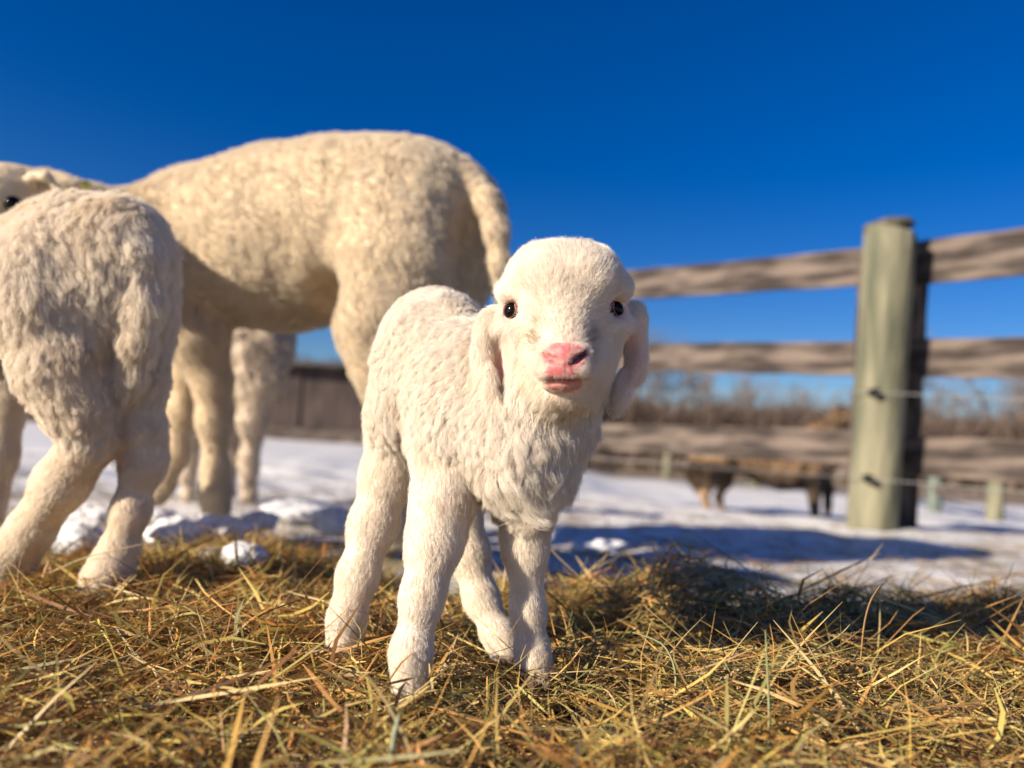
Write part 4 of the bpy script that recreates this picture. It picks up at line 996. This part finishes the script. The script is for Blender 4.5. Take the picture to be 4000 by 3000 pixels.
LEGS = [(1338, 2530, 0.65), (1603, 2700, 0.55), (2090, 2632, 0.60), (1975, 2548, 0.67), (45, 2240, 0.855), (390, 2285, 0.81)]
def hay():
    rng = np.random.default_rng(42); n0 = 225000
    x = rng.uniform(-1.5, 1.5, n0); y = rng.uniform(-0.2, 1.5, n0)
    e = hay_edge(x)
    keep = (rng.random(n0) < sstep(e + 0.16, e - 0.06, y)) & (rng.random(n0) < np.where(np.abs(x) > 0.35 + 0.8 * np.maximum(y, 0), 0.35, 1.0)) & (rng.random(n0) < np.where(y < 0.3, 0.3, 1))
    x, y = x[keep], y[keep]; n = len(x)
    g = np.maximum(hay_h(x, y), 0 * x - 0.03)
    thick = 0.030 * sstep(hay_edge(x) + 0.1, hay_edge(x) - 0.15, y) + 0.006
    lay = rng.random(n)
    base = hay_h(x, y) * hay_inside(x, y) + (1 - hay_inside(x, y)) * (snow_h(x, y) + 0.006)
    L = np.clip(rng.lognormal(math.log(0.043), 0.55, n), 0.012, 0.14)
    W = np.clip(rng.lognormal(math.log(0.00135), 0.5, n), 0.0006, 0.003)
    head = rng.uniform(0, 6.283, n); pitch = rng.normal(size=n) * 0.30
    upr = rng.random(n) < 0.013
    pitch = np.where(upr, rng.uniform(0.5, 1.25, n), pitch); L = np.where(upr, np.minimum(L, 0.075), L)
    z0 = base + thick * lay - 0.004 + np.where(upr, 0.35 * L * np.sin(np.abs(pitch)), 0) + 0.3 * L * np.abs(np.sin(np.where(upr, 0, pitch)))
    bend = rng.normal(size=n) * 0.35; bendv = rng.normal(size=n) * 0.22
    for px, py, z in LEGS:                           # the feet press the hay down
        c = P(px, py, z); d2 = (x - c[0]) ** 2 + (y - c[1]) ** 2; q = d2 < 0.028 ** 2
        z0 = np.where(q & ~upr, z0 - 0.014, z0); pitch = np.where(q, pitch * 0.3, pitch)
    V = blades(x, y, z0, L, W, head, pitch, bend, bendv, rng.normal(size=n) * 0.6, rng, 4)
    Q = strip_faces(n, 4)
    o = mesh_obj('hay', V.reshape(-1, 3), Q, M_HAY)
    ci = rng.choice(len(HC), n, p=HP)
    gre = noise3(np.stack([x * 5, y * 5, 0 * x], -1), 8)
    col = HC[ci] * np.array([1.45, 1.20, 0.86]) * (0.36 + 1.1 * rng.random((n, 1)))
    tg = np.clip(0.25 * gre + 0.03, 0, 0.22)[:, None]
    col = col * (1 - tg) + np.array([0.33, 0.34, 0.14]) * tg
    col = np.minimum(col, np.array([0.56, 0.42, 0.21]))
    set_tone(o, np.repeat(col, 8, 0)); tag(o, kind='stuff')
hay()

def scattered():
    """loose stems strewn over the snow beyond the hay"""
    rng = np.random.default_rng(9); n = 10000
    x = rng.uniform(-1.6, 2.4, n); y = hay_edge(np.clip(x, -1.5, 1.5)) + rng.exponential(0.6, n)
    L = rng.uniform(0.03, 0.12, n); W = rng.uniform(0.001, 0.003, n)
    V = blades(x, y, snow_h(x, y) + 0.008, L, W, rng.uniform(0, 6.283, n), rng.normal(size=n) * 0.12, rng.normal(size=n) * 0.3, rng.normal(size=n) * 0.1, rng.normal(size=n) * 0.4, rng)
    o = mesh_obj('loose_hay', V.reshape(-1, 3), strip_faces(n, 5), M_HAY)
    set_tone(o, np.repeat(HC[rng.choice(len(HC), n, p=HP)] * 0.9, 10, 0)); tag(o, kind='stuff')
scattered()

def stalk(name, pts, w, col, label, face=None):
    """one standout stem: folded ribbon through photo points (px,py,z)"""
    C = np.array([P(*p) for p in pts]); n = 14
    t = np.linspace(0, len(C) - 1, n); i = np.minimum(t.astype(int), len(C) - 2); f = (t - i)[:, None]
    c0 = C[np.maximum(i - 1, 0)]; c3 = C[np.minimum(i + 2, len(C) - 1)]
    Q_ = 0.5 * (2 * C[i] + (C[i + 1] - c0) * f + (2 * c0 - 5 * C[i] + 4 * C[i + 1] - c3) * f ** 2 + (3 * C[i] - c0 - 3 * C[i + 1] + c3) * f ** 3)
    d = nrm(np.gradient(Q_, axis=0)); sd = nrm(np.cross(d, F)); nn = np.cross(sd, d)
    V = []; Fc = []
    for k in range(n):
        ww = 0.62 * w * (1 - 0.7 * (k / (n - 1)) ** 2) * 0.5
        V += [Q_[k] - sd[k] * ww, Q_[k] + nn[k] * ww * 0.5, Q_[k] + sd[k] * ww, Q_[k] - nn[k] * ww * 0.15]
    for k in range(n - 1):
        for j in range(4): Fc.append((k * 4 + j, k * 4 + (j + 1) % 4, k * 4 + 4 + (j + 1) % 4, k * 4 + 4 + j))
    o = mesh_obj(name, V, Fc, M_HAY)
    jit = 0.85 + 0.3 * np.random.default_rng(len(label)).random((len(V), 1))
    set_tone(o, 0.78 * np.array(col) * jit); tag(o, label, 'stem' if 'weed' in name else 'hay stalk', 'standout hay stalks')
TAN = (0.50, 0.30, 0.12); GRN = (0.33, 0.36, 0.16); PALE = (0.52, 0.44, 0.24); BRN = (0.30, 0.16, 0.06); SAGE = (0.38, 0.42, 0.26)
stalk('hay_stalk', [(3362, 2600, .66), (3375, 2450, .66), (3400, 2350, .66), (3440, 2285, .66)], .0032, TAN, 'curved tan hay stalk standing upright in the shaded hay at the right')
stalk('weed_stem', [(3775, 2480, .95), (3790, 2340, .96), (3812, 2215, .96)], .0022, (0.06, 0.045, 0.04), 'thin dark weed stem poking up into the snow at the far right')
stalk('hay_stalk', [(1520, 3080, .40), (1530, 2930, .40), (1560, 2790, .41)], .0075, SAGE, 'broad pale green out of focus blade at the bottom, below the front lamb')
stalk('hay_stalk', [(890, 3060, .42), (875, 2920, .43), (862, 2775, .44)], .0042, TAN, 'broad golden straw standing up at the bottom left')
stalk('hay_stalk', [(190, 2240, .82), (330, 2180, .80), (470, 2145, .79), (565, 2125, .79)], .0026, PALE, 'long pale straw arching across the hind foot of the left lamb')
stalk('hay_stalk', [(3010, 2650, .60), (3150, 2560, .61), (3270, 2490, .62), (3320, 2440, .62)], .0034, (0.48, 0.42, 0.2), 'yellow green stalk leaning right in front of the shaded hay')
stalk('hay_stalk', [(3270, 2760, .56), (3200, 2600, .57), (3130, 2480, .58), (3090, 2395, .58)], .0026, TAN, 'golden brown stalk leaning left, crossing the yellow green stalk')
stalk('hay_stalk', [(2790, 2720, .58), (2860, 2560, .59), (2960, 2430, .60)], .003, PALE, 'pale straw leaning right out of the lit hay mound')
stalk('hay_stalk', [(2620, 2800, .56), (2640, 2640, .57), (2590, 2520, .58), (2470, 2470, .60)], .0034, GRN, 'green blade bending left over the hay mound')
stalk('hay_stalk', [(3000, 3020, .46), (3005, 2780, .47), (2990, 2460, .49)], .0036, GRN, 'tall out of focus green blade near the bottom, right of centre')
stalk('hay_stalk', [(620, 2760, .55), (560, 2650, .56), (505, 2520, .57)], .0028, BRN, 'reddish brown straw sticking up in the lower left hay')
stalk('hay_stalk', [(730, 2640, .60), (690, 2550, .60), (660, 2460, .61)], .0036, TAN, 'short thick golden straw in the middle of the left hay')
